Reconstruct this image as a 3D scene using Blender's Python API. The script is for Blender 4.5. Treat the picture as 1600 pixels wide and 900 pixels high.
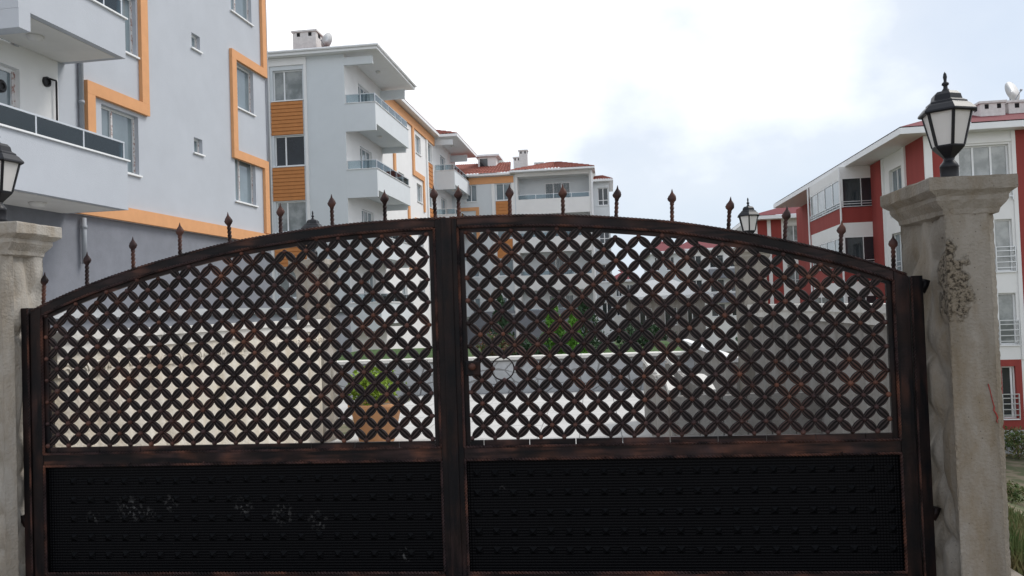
import bpy, bmesh, math, random
from mathutils import Vector, Matrix, noise
random.seed(7)
RAD = math.radians
for o in list(bpy.data.objects): bpy.data.objects.remove(o)
scn = bpy.context.scene
COL = scn.collection

# ------------------------------------------------------------------ camera
CAM = Vector((0, -4.6, 1.55)); YAW, PIT, ROLL = RAD(5.684), RAD(1.479), RAD(1.958)
F_ = Vector((-math.sin(YAW)*math.cos(PIT), math.cos(YAW)*math.cos(PIT), math.sin(PIT)))
R_ = Vector((math.cos(YAW), math.sin(YAW), 0)); U_ = R_.cross(F_)
c, s = math.cos(ROLL), math.sin(ROLL)
R_, U_ = c*R_ - s*U_, s*R_ + c*U_
cd = bpy.data.cameras.new('camera'); cam = bpy.data.objects.new('camera', cd); COL.objects.link(cam)
cam.matrix_world = Matrix(((R_.x, U_.x, -F_.x, CAM.x), (R_.y, U_.y, -F_.y, CAM.y), (R_.z, U_.z, -F_.z, CAM.z), (0, 0, 0, 1)))
cd.sensor_width = 36; cd.lens = 1240/1600*36; cd.clip_end = 2000; cd.clip_start = 0.05
scn.camera = cam

# ------------------------------------------------------------------ sky, sun, exposure
SUN_EL, SUN_AZ = RAD(50), RAD(62)          # azimuth clockwise from +Y
w = bpy.data.worlds.new('World'); scn.world = w; w.use_nodes = True
nt = w.node_tree; nt.nodes.clear()
def N(nt, t, **k):
    n = nt.nodes.new(t)
    for a, b in k.items(): setattr(n, a, b)
    return n
out = N(nt, 'ShaderNodeOutputWorld'); bg = N(nt, 'ShaderNodeBackground'); bg.inputs[1].default_value = 0.12
sky = N(nt, 'ShaderNodeTexSky', sky_type='NISHITA', sun_disc=False, sun_elevation=SUN_EL, sun_rotation=SUN_AZ)
tc = N(nt, 'ShaderNodeTexCoord'); mp = N(nt, 'ShaderNodeMapping'); mp.inputs['Scale'].default_value = (1, 1, 1.5)
mp.inputs['Location'].default_value = (0.66, 0.20, -0.06)
n1 = N(nt, 'ShaderNodeTexNoise'); n1.inputs['Scale'].default_value = 1.3; n1.inputs['Detail'].default_value = 8; n1.inputs['Roughness'].default_value = 0.5
cr = N(nt, 'ShaderNodeValToRGB'); cr.color_ramp.elements[0].position = 0.40; cr.color_ramp.elements[0].color = (3.9, 4.35, 5.0, 1)
cr.color_ramp.elements[1].position = 0.60; cr.color_ramp.elements[1].color = (8.6, 8.6, 8.7, 1)
e_ = cr.color_ramp.elements.new(.48); e_.color = (4.5, 4.8, 5.25, 1)
mx = N(nt, 'ShaderNodeMixRGB'); mx.inputs[0].default_value = .88; L = nt.links.new       # thin, almost closed cloud cover over the sky
L(tc.outputs['Generated'], mp.inputs[0]); L(mp.outputs[0], n1.inputs[0])
L(n1.outputs[0], cr.inputs[0]); L(sky.outputs[0], mx.inputs[1]); L(cr.outputs[0], mx.inputs[2])
L(mx.outputs[0], bg.inputs[0]); L(bg.outputs[0], out.inputs[0])
sl = bpy.data.lights.new('sun', 'SUN'); sl.energy = 1.5; sl.angle = RAD(25); sl.color = (1, .96, .9)
so = bpy.data.objects.new('sun', sl); COL.objects.link(so)
sd = Vector((math.sin(SUN_AZ)*math.cos(SUN_EL), math.cos(SUN_AZ)*math.cos(SUN_EL), math.sin(SUN_EL)))
so.rotation_euler = sd.to_track_quat('Z', 'Y').to_euler(); so.location = (0, 0, 30)
scn.view_settings.view_transform = 'Standard'; scn.view_settings.look = 'None'
scn.view_settings.exposure = 0.6; scn.view_settings.gamma = 1
scn.render.engine = 'CYCLES'

# ------------------------------------------------------------------ materials
MATS = {}
def mat(name, col, rough=.8, noise_=0.12, nscale=6.0, bump=0.0, bscale=40.0, col2=None, mix=(.45, .65), spec=.3, metallic=0.0, streak=False, stain=None):
    m = bpy.data.materials.new(name); m.use_nodes = True; MATS[name] = m
    t = m.node_tree; b = t.nodes['Principled BSDF']
    b.inputs['Roughness'].default_value = rough; b.inputs['Specular IOR Level'].default_value = spec; b.inputs['Metallic'].default_value = metallic
    g = N(t, 'ShaderNodeNewGeometry')
    mp = N(t, 'ShaderNodeMapping'); t.links.new(g.outputs['Position'], mp.inputs[0])
    if streak: mp.inputs['Scale'].default_value = (1, 1, .16)
    n = N(t, 'ShaderNodeTexNoise'); n.inputs['Scale'].default_value = nscale; n.inputs['Detail'].default_value = 8; n.inputs['Roughness'].default_value = .6
    t.links.new(mp.outputs[0], n.inputs[0])
    cr = N(t, 'ShaderNodeValToRGB')
    e = cr.color_ramp.elements
    if col2 is None:
        e[0].position, e[1].position = .3, .7
        e[0].color = (*[x*(1-noise_) for x in col], 1); e[1].color = (*[min(1, x*(1+noise_)) for x in col], 1)
    else:
        e[0].position, e[1].position = mix
        e[0].color = (*col, 1); e[1].color = (*col2, 1)
    t.links.new(n.outputs[0], cr.inputs[0]); t.links.new(cr.outputs[0], b.inputs['Base Color'])
    if stain:
        mp3 = N(t, 'ShaderNodeMapping'); mp3.inputs['Scale'].default_value = (2.2, 2.2, .8); t.links.new(g.outputs['Position'], mp3.inputs[0])
        n3 = N(t, 'ShaderNodeTexNoise'); n3.inputs['Scale'].default_value = 2.4; n3.inputs['Detail'].default_value = 9; n3.inputs['Roughness'].default_value = .68; t.links.new(mp3.outputs[0], n3.inputs[0])
        r3 = N(t, 'ShaderNodeMapRange'); r3.inputs[1].default_value = .44; r3.inputs[2].default_value = .62; r3.inputs[4].default_value = .75; t.links.new(n3.outputs[0], r3.inputs[0])
        m3 = N(t, 'ShaderNodeMixRGB'); m3.blend_type = 'MULTIPLY'; m3.inputs[2].default_value = (*stain, 1); t.links.new(r3.outputs[0], m3.inputs[0]); t.links.new(cr.outputs[0], m3.inputs[1]); t.links.new(m3.outputs[0], b.inputs['Base Color'])
    if bump:
        n2 = N(t, 'ShaderNodeTexNoise'); n2.inputs['Scale'].default_value = bscale; n2.inputs['Detail'].default_value = 6
        t.links.new(g.outputs['Position'], n2.inputs[0])
        bp = N(t, 'ShaderNodeBump'); bp.inputs['Strength'].default_value = bump; bp.inputs['Distance'].default_value = .02
        t.links.new(n2.outputs[0], bp.inputs['Height']); t.links.new(bp.outputs[0], b.inputs['Normal'])
    return m
def glass_panel(name, tint, gl=.25):
    m = bpy.data.materials.new(name); m.use_nodes = True; MATS[name] = m; t = m.node_tree; t.nodes.clear()
    o = N(t, 'ShaderNodeOutputMaterial'); tr = N(t, 'ShaderNodeBsdfTransparent'); tr.inputs[0].default_value = (*tint, 1)
    gs = N(t, 'ShaderNodeBsdfGlossy'); gs.inputs['Roughness'].default_value = .03; gs.inputs[0].default_value = (.75, .85, .9, 1)
    lw = N(t, 'ShaderNodeLayerWeight'); lw.inputs[0].default_value = gl
    mx = N(t, 'ShaderNodeMixShader'); t.links.new(lw.outputs['Fresnel'], mx.inputs[0]); t.links.new(tr.outputs[0], mx.inputs[1]); t.links.new(gs.outputs[0], mx.inputs[2])
    t.links.new(mx.outputs[0], o.inputs[0]); return m
mat('grey_stucco', (.475, .50, .545), .9, .035, 1.2, .25, 60)
mat('dark_stucco', (.21, .22, .25), .9, .08, 3, .25, 60)
mat('pale_stucco', (.64, .675, .70), .9, .03, 1.2, .15, 60)
mat('white_paint', (.78, .78, .775), .85, .03, 1.5, .08, 60)
mat('soffit_white', (.70, .69, .67), .9, .05, 2)
mat('white_trim', (.80, .81, .82), .5, .03, 4)
mat('orange_paint', (.68, .345, .165), .8, .05, 4, .1, 60)
mat('orange_clad', (.50, .205, .065), .6, .08, 5)
mat('red_paint', (.29, .055, .048), .85, .10, 2, .15, 50, streak=True)
mat('roof_tile', (.25, .080, .058), .8, .25, 9, .5, 12)
mat('red_roof', (.15, .021, .028), .75, .15, 6, .3, 20)
mat('chimney_plaster', (.66, .645, .63), .9, .12, 8, .3, 30)
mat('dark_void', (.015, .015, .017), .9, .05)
mat('glass_blue', (.17, .215, .24), .04, .2, .8, spec=1.0)
mat('glass_dark', (.022, .028, .034), .05, .3, .8, spec=.8)
mat('glass_curtain', (.34, .36, .36), .12, .25, 1.6, col2=(.18, .20, .20), mix=(.4, .6), spec=.9)
mat('foil_tape', (.62, .60, .60), .6, .1, 14, col2=(.32, .20, .18), mix=(.5, .58))
mat('aluminium', (.62, .64, .66), .35, .03, 8, metallic=.6)
mat('pipe_grey', (.30, .32, .35), .5, .06, 8)
mat('black_plastic', (.02, .02, .022), .5, .1)
glass_panel('balcony_glass', (.66, .73, .76), .4)
mat('concrete_pillar', (.30, .275, .24), .92, .1, 5, .4, 70, col2=(.19, .17, .145), mix=(.40, .68), streak=True)
mat('concrete_pale', (.385, .36, .325), .92, .1, 5, .4, 70, col2=(.27, .25, .22), mix=(.42, .7), streak=True, stain=(.80, .73, .64))
mat('wall_beige', (.66, .615, .54), .92, .12, 5, .5, 50, col2=(.55, .50, .42), mix=(.45, .75), stain=(.84, .78, .68))
mat('wall_grey', (.34, .325, .305), .92, .12, 5, .5, 50, col2=(.27, .255, .235), mix=(.42, .7), streak=True, stain=(.8, .76, .72))
mat('coping', (.66, .64, .60), .9, .1, 6, .3, 50, col2=(.48, .46, .42), mix=(.5, .75))
mat('stone_grey', (.42, .43, .44), .9, .14, 4, .4, 40)
mat('mortar', (.28, .28, .28), .95, .1, 10)
mat('paver', (.55, .54, .52), .85, .06, 3, .15, 60, col2=(.47, .46, .44), mix=(.45, .7))
mat('dirt', (.24, .21, .18), .95, .25, 5, .6, 30)
mat('terrain', (.09, .10, .05), .95, .3, 1.5, .6, 20, col2=(.20, .165, .115), mix=(.45, .6))
mat('lawn', (.055, .10, .028), .95, .3, 5, .8, 50)
mat('grass_green', (.075, .12, .035), .8, .3, 3, col2=(.19, .155, .075), mix=(.45, .6))
mat('yard_concrete', (.46, .45, .43), .9, .15, 1.2, .3, 30)
mat('leaf_lime', (.22, .33, .035), .6, .3, 8)
mat('leaf_bright', (.10, .24, .03), .6, .3, 8)
mat('leaf_dark', (.028, .062, .026), .65, .3, 8)
mat('leaf_red', (.16, .07, .05), .65, .4, 8, col2=(.06, .10, .03), mix=(.45, .55))
mat('bark', (.09, .06, .04), .95, .2, 12)
mat('terracotta', (.46, .24, .12), .85, .12, 6, .2, 40)
mat('lamp_black', (.008, .0085, .012), .42, .1, 20, spec=.32)
mat('red_mark', (.30, .04, .035), .7, .1)
mat('dish_white', (.70, .70, .70), .5, .05)
def iron_material(name, copper_amt, use_ridge, grain=None, boss=False):
    m = bpy.data.materials.new(name); m.use_nodes = True; MATS[name] = m; t = m.node_tree; b = t.nodes['Principled BSDF']
    g = N(t, 'ShaderNodeNewGeometry')
    def nz(sc, det=6, stretch=None):
        n = N(t, 'ShaderNodeTexNoise'); n.inputs['Scale'].default_value = sc; n.inputs['Detail'].default_value = det
        if stretch:
            mp = N(t, 'ShaderNodeMapping'); mp.inputs['Scale'].default_value = stretch; t.links.new(g.outputs['Position'], mp.inputs[0]); t.links.new(mp.outputs[0], n.inputs[0])
        else: t.links.new(g.outputs['Position'], n.inputs[0])
        return n
    def ramp(src, a, b_, lo=0., hi=1.):
        r = N(t, 'ShaderNodeMapRange'); r.inputs[1].default_value = a; r.inputs[2].default_value = b_; r.inputs[3].default_value = lo; r.inputs[4].default_value = hi
        t.links.new(src, r.inputs[0]); return r.outputs[0]
    def mul(a, b_):
        k = N(t, 'ShaderNodeMath', operation='MULTIPLY'); t.links.new(a, k.inputs[0])
        if isinstance(b_, float): k.inputs[1].default_value = b_
        else: t.links.new(b_, k.inputs[1])
        return k.outputs[0]
    patch = ramp(nz(3.3, 5).outputs[0], .44, .70, .10 if use_ridge or not grain else .16, 1.)
    fine = ramp(nz(26, 5, grain).outputs[0], .40, .62) if not use_ridge else ramp(nz(14, 4).outputs[0], .30, .55, .35, 1.)
    f = mul(patch, fine)
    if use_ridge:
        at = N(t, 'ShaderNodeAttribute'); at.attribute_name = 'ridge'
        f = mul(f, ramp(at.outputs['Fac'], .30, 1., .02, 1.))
    if boss: f = ramp(nz(9, 3).outputs[0], .36, .56, .10, .85)
    f = mul(f, copper_amt)
    cm = N(t, 'ShaderNodeValToRGB'); e = cm.color_ramp.elements
    e[0].position = .46; e[0].color = (.074, .042, .041, 1); e[1].position = .70; e[1].color = (.23, .092, .056, 1)
    t.links.new(nz(5.1, 4).outputs[0], cm.inputs[0])
    base = N(t, 'ShaderNodeValToRGB'); e = base.color_ramp.elements
    e[0].position = .4; e[0].color = (.0032, .0034, .0048, 1); e[1].position = .65; e[1].color = (.010, .0062, .0058, 1)
    t.links.new(nz(7, 6).outputs[0], base.inputs[0])
    if use_ridge:      # highlight on the raised ribs and shade in the grooves, painted into base colour
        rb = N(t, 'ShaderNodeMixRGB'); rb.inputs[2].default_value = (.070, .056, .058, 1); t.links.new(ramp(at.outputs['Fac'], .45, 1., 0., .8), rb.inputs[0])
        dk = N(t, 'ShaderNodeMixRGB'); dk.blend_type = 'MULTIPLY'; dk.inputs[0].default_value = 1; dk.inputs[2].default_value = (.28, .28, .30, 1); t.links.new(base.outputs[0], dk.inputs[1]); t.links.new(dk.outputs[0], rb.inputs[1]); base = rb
    mx = N(t, 'ShaderNodeMixRGB'); t.links.new(f, mx.inputs[0]); t.links.new(base.outputs[0], mx.inputs[1]); t.links.new(cm.outputs[0], mx.inputs[2])
    t.links.new(mx.outputs[0], b.inputs['Base Color']); b.inputs['Roughness'].default_value = .45; b.inputs['Specular IOR Level'].default_value = .16
    bp = N(t, 'ShaderNodeBump'); bp.inputs['Strength'].default_value = .35; bp.inputs['Distance'].default_value = .004
    t.links.new(nz(60, 4).outputs[0], bp.inputs['Height']); t.links.new(bp.outputs[0], b.inputs['Normal'])
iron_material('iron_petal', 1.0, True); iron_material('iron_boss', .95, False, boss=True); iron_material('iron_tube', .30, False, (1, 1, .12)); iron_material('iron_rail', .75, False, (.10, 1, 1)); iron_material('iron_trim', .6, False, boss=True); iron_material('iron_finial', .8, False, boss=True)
def panel_material():
    m = bpy.data.materials.new('embossed_panel'); m.use_nodes = True; MATS['embossed_panel'] = m; t = m.node_tree; b = t.nodes['Principled BSDF']
    g = N(t, 'ShaderNodeNewGeometry'); sx = N(t, 'ShaderNodeSeparateXYZ'); t.links.new(g.outputs['Position'], sx.inputs[0])
    def wave(o):
        k = N(t, 'ShaderNodeMath', operation='MULTIPLY'); k.inputs[1].default_value = 2*math.pi/.0165; t.links.new(o, k.inputs[0])
        s_ = N(t, 'ShaderNodeMath', operation='SINE'); t.links.new(k.outputs[0], s_.inputs[0]); return s_.outputs[0]
    mx_ = N(t, 'ShaderNodeMath', operation='ADD'); t.links.new(wave(sx.outputs[0]), mx_.inputs[0]); t.links.new(wave(sx.outputs[2]), mx_.inputs[1])
    bp = N(t, 'ShaderNodeBump'); bp.inputs['Strength'].default_value = .40; bp.inputs['Distance'].default_value = .003; t.links.new(mx_.outputs[0], bp.inputs['Height']); t.links.new(bp.outputs[0], b.inputs['Normal'])
    acc = None
    for (dx, dz, rr) in ((-2.84, .41, .10), (-2.72, .38, .05), (-2.58, .44, .06), (-2.12, .42, .07), (-1.88, .37, .08), (-1.66, .33, .07), (-1.14, .13, .05), (-3.08, .36, .05), (-.55, .50, .03)):
        dn = N(t, 'ShaderNodeVectorMath', operation='DISTANCE'); dn.inputs[1].default_value = (dx, .004, dz); t.links.new(g.outputs['Position'], dn.inputs[0])
        mr = N(t, 'ShaderNodeMapRange'); mr.inputs[1].default_value = rr; mr.inputs[2].default_value = rr*.15; t.links.new(dn.outputs['Value'], mr.inputs[0])
        if acc is None: acc = mr
        else:
            mm = N(t, 'ShaderNodeMath', operation='MAXIMUM'); t.links.new(acc.outputs[0], mm.inputs[0]); t.links.new(mr.outputs[0], mm.inputs[1]); acc = mm
    r1 = acc
    n3 = N(t, 'ShaderNodeTexNoise'); n3.inputs['Scale'].default_value = 45; n3.inputs['Detail'].default_value = 5; t.links.new(g.outputs['Position'], n3.inputs[0])
    r2 = N(t, 'ShaderNodeMapRange'); r2.inputs[1].default_value = .52; r2.inputs[2].default_value = .72; t.links.new(n3.outputs[0], r2.inputs[0])
    k = N(t, 'ShaderNodeMath', operation='MULTIPLY'); t.links.new(r1.outputs[0], k.inputs[0]); t.links.new(r2.outputs[0], k.inputs[1])
    mx = N(t, 'ShaderNodeMixRGB'); mx.inputs[1].default_value = (.002, .0021, .003, 1); mx.inputs[2].default_value = (.10, .10, .10, 1)
    t.links.new(k.outputs[0], mx.inputs[0]); t.links.new(mx.outputs[0], b.inputs['Base Color'])
    b.inputs['Roughness'].default_value = .42; b.inputs['Specular IOR Level'].default_value = .07
panel_material(); mat('stud_black', (.002, .0022, .003), .45, .2, 30, spec=.08)
def frosted():
    m = bpy.data.materials.new('frosted_glass'); m.use_nodes = True; MATS['frosted_glass'] = m; t = m.node_tree; t.nodes.clear()
    o = N(t, 'ShaderNodeOutputMaterial'); d = N(t, 'ShaderNodeBsdfDiffuse'); d.inputs[0].default_value = (.90, .89, .88, 1)
    tr = N(t, 'ShaderNodeBsdfTranslucent'); tr.inputs[0].default_value = (.95, .94, .93, 1)
    g = N(t, 'ShaderNodeBsdfGlossy'); g.inputs['Roughness'].default_value = .15
    m1 = N(t, 'ShaderNodeMixShader'); m1.inputs[0].default_value = .5; t.links.new(d.outputs[0], m1.inputs[1]); t.links.new(tr.outputs[0], m1.inputs[2])
    m2 = N(t, 'ShaderNodeMixShader'); m2.inputs[0].default_value = .08; t.links.new(m1.outputs[0], m2.inputs[1]); t.links.new(g.outputs[0], m2.inputs[2])
    t.links.new(m2.outputs[0], o.inputs[0])
frosted()

# ------------------------------------------------------------------ mesh helpers
class MB:
    def __init__(self): self.v = []; self.f = []; self.a = []
    def add(self, vs, fs):
        k = len(self.v); self.v += [tuple(p) for p in vs]; self.f += [tuple(i+k for i in q) for q in fs]; return self
    def quad(self, *p): return self.add(p, [tuple(range(len(p)))])
    def hexa(self, p): return self.add(p, [(0, 3, 2, 1), (4, 5, 6, 7), (0, 1, 5, 4), (1, 2, 6, 5), (2, 3, 7, 6), (3, 0, 4, 7)])
    def box(self, x0, x1, y0, y1, z0, z1):
        return self.hexa([(x0, y0, z0), (x1, y0, z0), (x1, y1, z0), (x0, y1, z0), (x0, y0, z1), (x1, y0, z1), (x1, y1, z1), (x0, y1, z1)])
    def fbox(self, T, a0, a1, z0, z1, d0, d1):
        return self.hexa([T(a0, z0, d1), T(a1, z0, d1), T(a1, z0, d0), T(a0, z0, d0), T(a0, z1, d1), T(a1, z1, d1), T(a1, z1, d0), T(a0, z1, d0)])
    def loft(self, rings, cap=True, closed=True):
        n = len(rings[0]); k = len(self.v)
        for r in rings: self.v += [tuple(p) for p in r]
        m = n if closed else n-1
        for i in range(len(rings)-1):
            for j in range(m):
                a = k+i*n+j; b = k+i*n+(j+1) % n
                self.f.append((a, b, b+n, a+n))
        if cap:
            self.f.append(tuple(k+j for j in reversed(range(n)))); self.f.append(tuple(k+(len(rings)-1)*n+j for j in range(n)))
        return self
    def lathe(self, prof, n=16, c=(0, 0, 0), rot=0.0):
        return self.loft([[(c[0]+r*math.cos(rot+2*math.pi*j/n), c[1]+r*math.sin(rot+2*math.pi*j/n), c[2]+z) for j in range(n)] for r, z in prof])
    def tube(self, pts, r, n=8):
        rings = []
        for i, p in enumerate(pts):
            p = Vector(p); d = (Vector(pts[min(i+1, len(pts)-1)])-Vector(pts[max(i-1, 0)])).normalized()
            a = d.cross(Vector((0, 0, 1)));
            if a.length < .01: a = Vector((1, 0, 0))
            a.normalize(); b = d.cross(a)
            rings.append([p+a*r*math.cos(2*math.pi*j/n)+b*r*math.sin(2*math.pi*j/n) for j in range(n)])
        return self.loft(rings)
    def mesh(self, name, smooth=False):
        me = bpy.data.meshes.new(name); me.from_pydata(self.v, [], self.f)
        bm = bmesh.new(); bm.from_mesh(me); bmesh.ops.recalc_face_normals(bm, faces=bm.faces); bm.to_mesh(me); bm.free()
        if self.a:
            at = me.attributes.new('ridge', 'FLOAT', 'POINT')
            for i, x in enumerate(self.a): at.data[i].value = x
        if smooth:
            for p in me.polygons: p.use_smooth = True
        return me
    def build(self, name, m, parent=None, smooth=False, bevel=0, kind=None):
        me = self.mesh(name, smooth); me.materials.append(MATS[m]); return link(name, me, parent, bevel, kind)
def link(name, me, parent=None, bevel=0, kind=None):
    o = bpy.data.objects.new(name, me); COL.objects.link(o); o.parent = parent
    if bevel:
        b = o.modifiers.new('bevel', 'BEVEL'); b.width = bevel; b.segments = 2; b.limit_method = 'ANGLE'
    if kind: o['kind'] = kind
    return o
def tag(o, label, cat, group=None):
    o['label'] = label; o['category'] = cat
    if group: o['group'] = group
    return o
def thing(name, label, cat, loc=(0, 0, 0), rz=0, group=None):
    o = bpy.data.objects.new(name, None); COL.objects.link(o); o.location = loc; o.rotation_euler = (0, 0, rz); o.empty_display_size = .2
    return tag(o, label, cat, group)
def copy_tree(o, parent=None):
    c_ = o.copy(); COL.objects.link(c_); c_.parent = parent
    for ch in o.children: copy_tree(ch, c_)
    return c_
def front(y0): return lambda a, z, d: (a, y0-d, z)
def right(x0): return lambda a, z, d: (x0+d, a, z)
def left(x0): return lambda a, z, d: (x0-d, a, z)
def wall(T, a0, a1, z0, z1, holes, m, parent, rev=.2, name='wall', th=.25):
    mb = MB(); A = sorted({a0, a1, *[h[0] for h in holes], *[h[1] for h in holes]}); Z = sorted({z0, z1, *[h[2] for h in holes], *[h[3] for h in holes]})
    A = [a for a in A if a0 <= a <= a1]; Z = [z for z in Z if z0 <= z <= z1]
    for i in range(len(A)-1):
        for j in range(len(Z)-1):
            ca, cz = (A[i]+A[i+1])/2, (Z[j]+Z[j+1])/2
            if any(h[0] < ca < h[1] and h[2] < cz < h[3] for h in holes): continue
            mb.quad(T(A[i], Z[j], 0), T(A[i+1], Z[j], 0), T(A[i+1], Z[j+1], 0), T(A[i], Z[j+1], 0))
    for h in holes:
        a, b, p, q = h[:4]
        mb.quad(T(a, p, 0), T(a, q, 0), T(a, q, -rev), T(a, p, -rev)); mb.quad(T(b, p, 0), T(b, q, 0), T(b, q, -rev), T(b, p, -rev))
        mb.quad(T(a, p, 0), T(b, p, 0), T(b, p, -rev), T(a, p, -rev)); mb.quad(T(a, q, 0), T(b, q, 0), T(b, q, -rev), T(a, q, -rev))
    return mb.build(name, m, parent)
def window(T, a0, a1, z0, z1, parent, splits=(), pane='glass_blue', fm='white_trim', d=-.12, sill=True, fw=.055, transom=None, tape=False, reveal=True):
    mb = MB(); mb.fbox(T, a0, a1, z0, z0+fw, d-.05, d); mb.fbox(T, a0, a1, z1-fw, z1, d-.05, d)
    mb.fbox(T, a0, a0+fw, z0+fw, z1-fw, d-.05, d); mb.fbox(T, a1-fw, a1, z0+fw, z1-fw, d-.05, d)
    sp = [a0+(a1-a0)*x for x in splits]
    for x in sp: mb.fbox(T, x-fw*.6, x+fw*.6, z0+fw, z1-fw, d-.05, d+.004)
    if transom: mb.fbox(T, a0+fw, a1-fw, transom-fw/2, transom+fw/2, d-.05, d+.002)
    w_ = mb.build('window', fm, parent)
    xs = [a0]+sp+[a1]
    for i in range(len(xs)-1):
        MB().fbox(T, xs[i]+.02, xs[i+1]-.02, z0+.02, z1-.02, d-.045, d-.03).build('pane', pane, w_)
    if sill: MB().fbox(T, a0-.06, a1+.06, z0-.05, z0-.005, -.1, .06).build('sill', 'white_trim', w_)
    if tape:
        for (p_, q_, e_) in [(a1-fw-.001, a1, 0), (a0+.001, a0+fw, 0)]+[(x-.03, x+.03, .004) for x in sp]:
            MB().fbox(T, p_, q_, z0+.05, z1-.05, d+.002+e_, d+.012+e_).build('protective_tape', 'foil_tape', w_)
    return w_
def slats(T, a0, a1, z0, z1, parent, n=7):
    me = None; h = (z1-z0)/n
    p = MB().fbox(T, a0, a1, z0, z1, -.02, .012).build('cladding', 'orange_clad', parent)
    for i in range(n):
        mb = MB(); zb = z0+i*h
        mb.hexa([T(a0, zb+.02, .05), T(a1, zb+.02, .05), T(a1, zb+.02, .012), T(a0, zb+.02, .012), T(a0, zb+h-.012, .03), T(a1, zb+h-.012, .03), T(a1, zb+h-.012, .012), T(a0, zb+h-.012, .012)])
        mb.build('slat', 'orange_clad', p)
def ceiling_lamp(parent, x, y, z, r=.16):
    MB().lathe([(r, 0), (r*1.02, -.02), (r*.85, -.07), (r*.3, -.095), (.001, -.1)], 16, (x, y, z)).build('ceiling_lamp', 'soffit_white', parent, True)
def glass_rail(T, a0, a1, z0, z1, parent, n=4, d0=-.08, d1=-.06, posts=True):
    r_ = MB(); r_.fbox(T, a0, a1, z1, z1+.035, d0-.015, d1+.015)
    step = (a1-a0)/n
    if posts:
        for i in range(n+1):
            a = a0+i*step; a = min(max(a, a0+.02), a1-.02); r_.fbox(T, a-.018, a+.018, z0, z1, d0-.01, d1+.01)
    ra = r_.build('railing', 'aluminium', parent)
    for i in range(n):
        MB().fbox(T, a0+i*step+.025, a0+(i+1)*step-.025, z0+.01, z1-.005, d0, d1).build('glass_panel', 'balcony_glass', ra)

# ------------------------------------------------------------------ ground and terrain
def sm(x): x = min(1, max(0, x)); return x*x*(3-2*x)
def H(x, y):
    r = -4.5*min(1, max(0, (x-2.35)/9)); b = -2.7*sm((y-19)/22); s_ = max(0, min(1, (y+3)/4))
    return min(r*s_, b) - .03
mb = MB()
xs = [-400, -200, -100, -60, -40, -25, -15, -8, -5, -3.9, -2, 0, 2.2, 2.5, 3, 3.6, 4.4, 5.4, 6.5, 8, 10, 12, 15, 20, 30, 45, 70, 120, 250, 500]
ys = [-60, -30, -15, -8, -5, -3, -2, -1, 0, 1, 2, 3.5, 5, 7, 9, 11, 13, 15, 17, 19, 21, 24, 27, 30, 34, 38, 42, 48, 56, 70, 90, 130, 200, 350, 700, 1200]
for y in ys:
    for x in xs: mb.v.append((x, y, H(x, y)))
nx = len(xs)
for j in range(len(ys)-1):
    for i in range(nx-1): mb.f.append((j*nx+i, j*nx+i+1, (j+1)*nx+i+1, (j+1)*nx+i))
g = mb.build('ground', 'terrain', None, True, kind='structure'); 
yard = MB().box(-45, -3.62, .35, 18.5, -.2, -.008).build('yard', 'yard_concrete', None, kind='structure')
road = MB().box(-45, 2.3, -14, .3, -.2, -.012).build('road', 'dirt', None, kind='structure')
drive = MB().box(-3.25, 1.86, .3, 10, -.2, -.010).build('driveway', 'mortar', None, kind='structure')
pm = MB().box(0, .49, 0, .49, 0, .022).mesh('paver'); pm.materials.append(MATS['paver'])
for i in range(10):
    for j in range(19):
        o = link('paver', pm, drive); o.location = (-3.2+i*.5+.005, .35+j*.5+.005, -.018+random.uniform(-.002, .002))
lawn = MB().box(-6.5, 2.0, 10.35, 17.5, -.6, .52).build('lawn', 'lawn', None, kind='structure')
# rough lumps of concrete under the gate
for (x0, x1, z) in ((-2.9, -2.1, .018), (-.55, -.42, .012)):
    mb = MB(); n = 14
    rings = []
    for i in range(n+1):
        x = x0+(x1-x0)*i/n; hh = (z+random.uniform(-.006, .006))*math.sin(math.pi*min(1, max(0, .06+i/n*.88)))**.5
        rings.append([(x, -.16+random.uniform(-.02, .02), -.03), (x, -.12, hh*.8), (x, -.05, hh), (x, .02, -.03)])
    tag(mb.loft(rings).build('concrete_lump', 'concrete_pillar', None, True), 'rough spill of concrete on the ground under the scuffed gate leaf' if x1 < -1 else 'small lump of concrete under the meeting stiles of the gate', 'concrete')

# ------------------------------------------------------------------ gate
P = .1335
TAB = [(0, 2.092), (.36, 2.089), (.69, 2.075), (1.0, 2.046), (1.32, 2.005), (1.635, 1.943), (1.94, 1.870), (2.24, 1.782), (2.49, 1.690), (2.62, 1.635), (2.8, 1.55)]
GC = -.82
def arc(x):
    u = abs(x-GC)
    for i in range(len(TAB)-1):
        if TAB[i][0] <= u <= TAB[i+1][0]:
            t = (u-TAB[i][0])/(TAB[i+1][0]-TAB[i][0])
            p0 = TAB[i-1] if i else (-TAB[1][0], TAB[1][1]); p1, p2 = TAB[i], TAB[i+1]; p3 = TAB[min(i+2, len(TAB)-1)]
            m1 = (p2[1]-p0[1])/(p2[0]-p0[0])*(p2[0]-p1[0]); m2 = (p3[1]-p1[1])/(p3[0]-p1[0])*(p2[0]-p1[0])
            return (2*t**3-3*t*t+1)*p1[1]+(t**3-2*t*t+t)*m1+(-2*t**3+3*t*t)*p2[1]+(t**3-t*t)*m2
    return TAB[-1][1]
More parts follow.
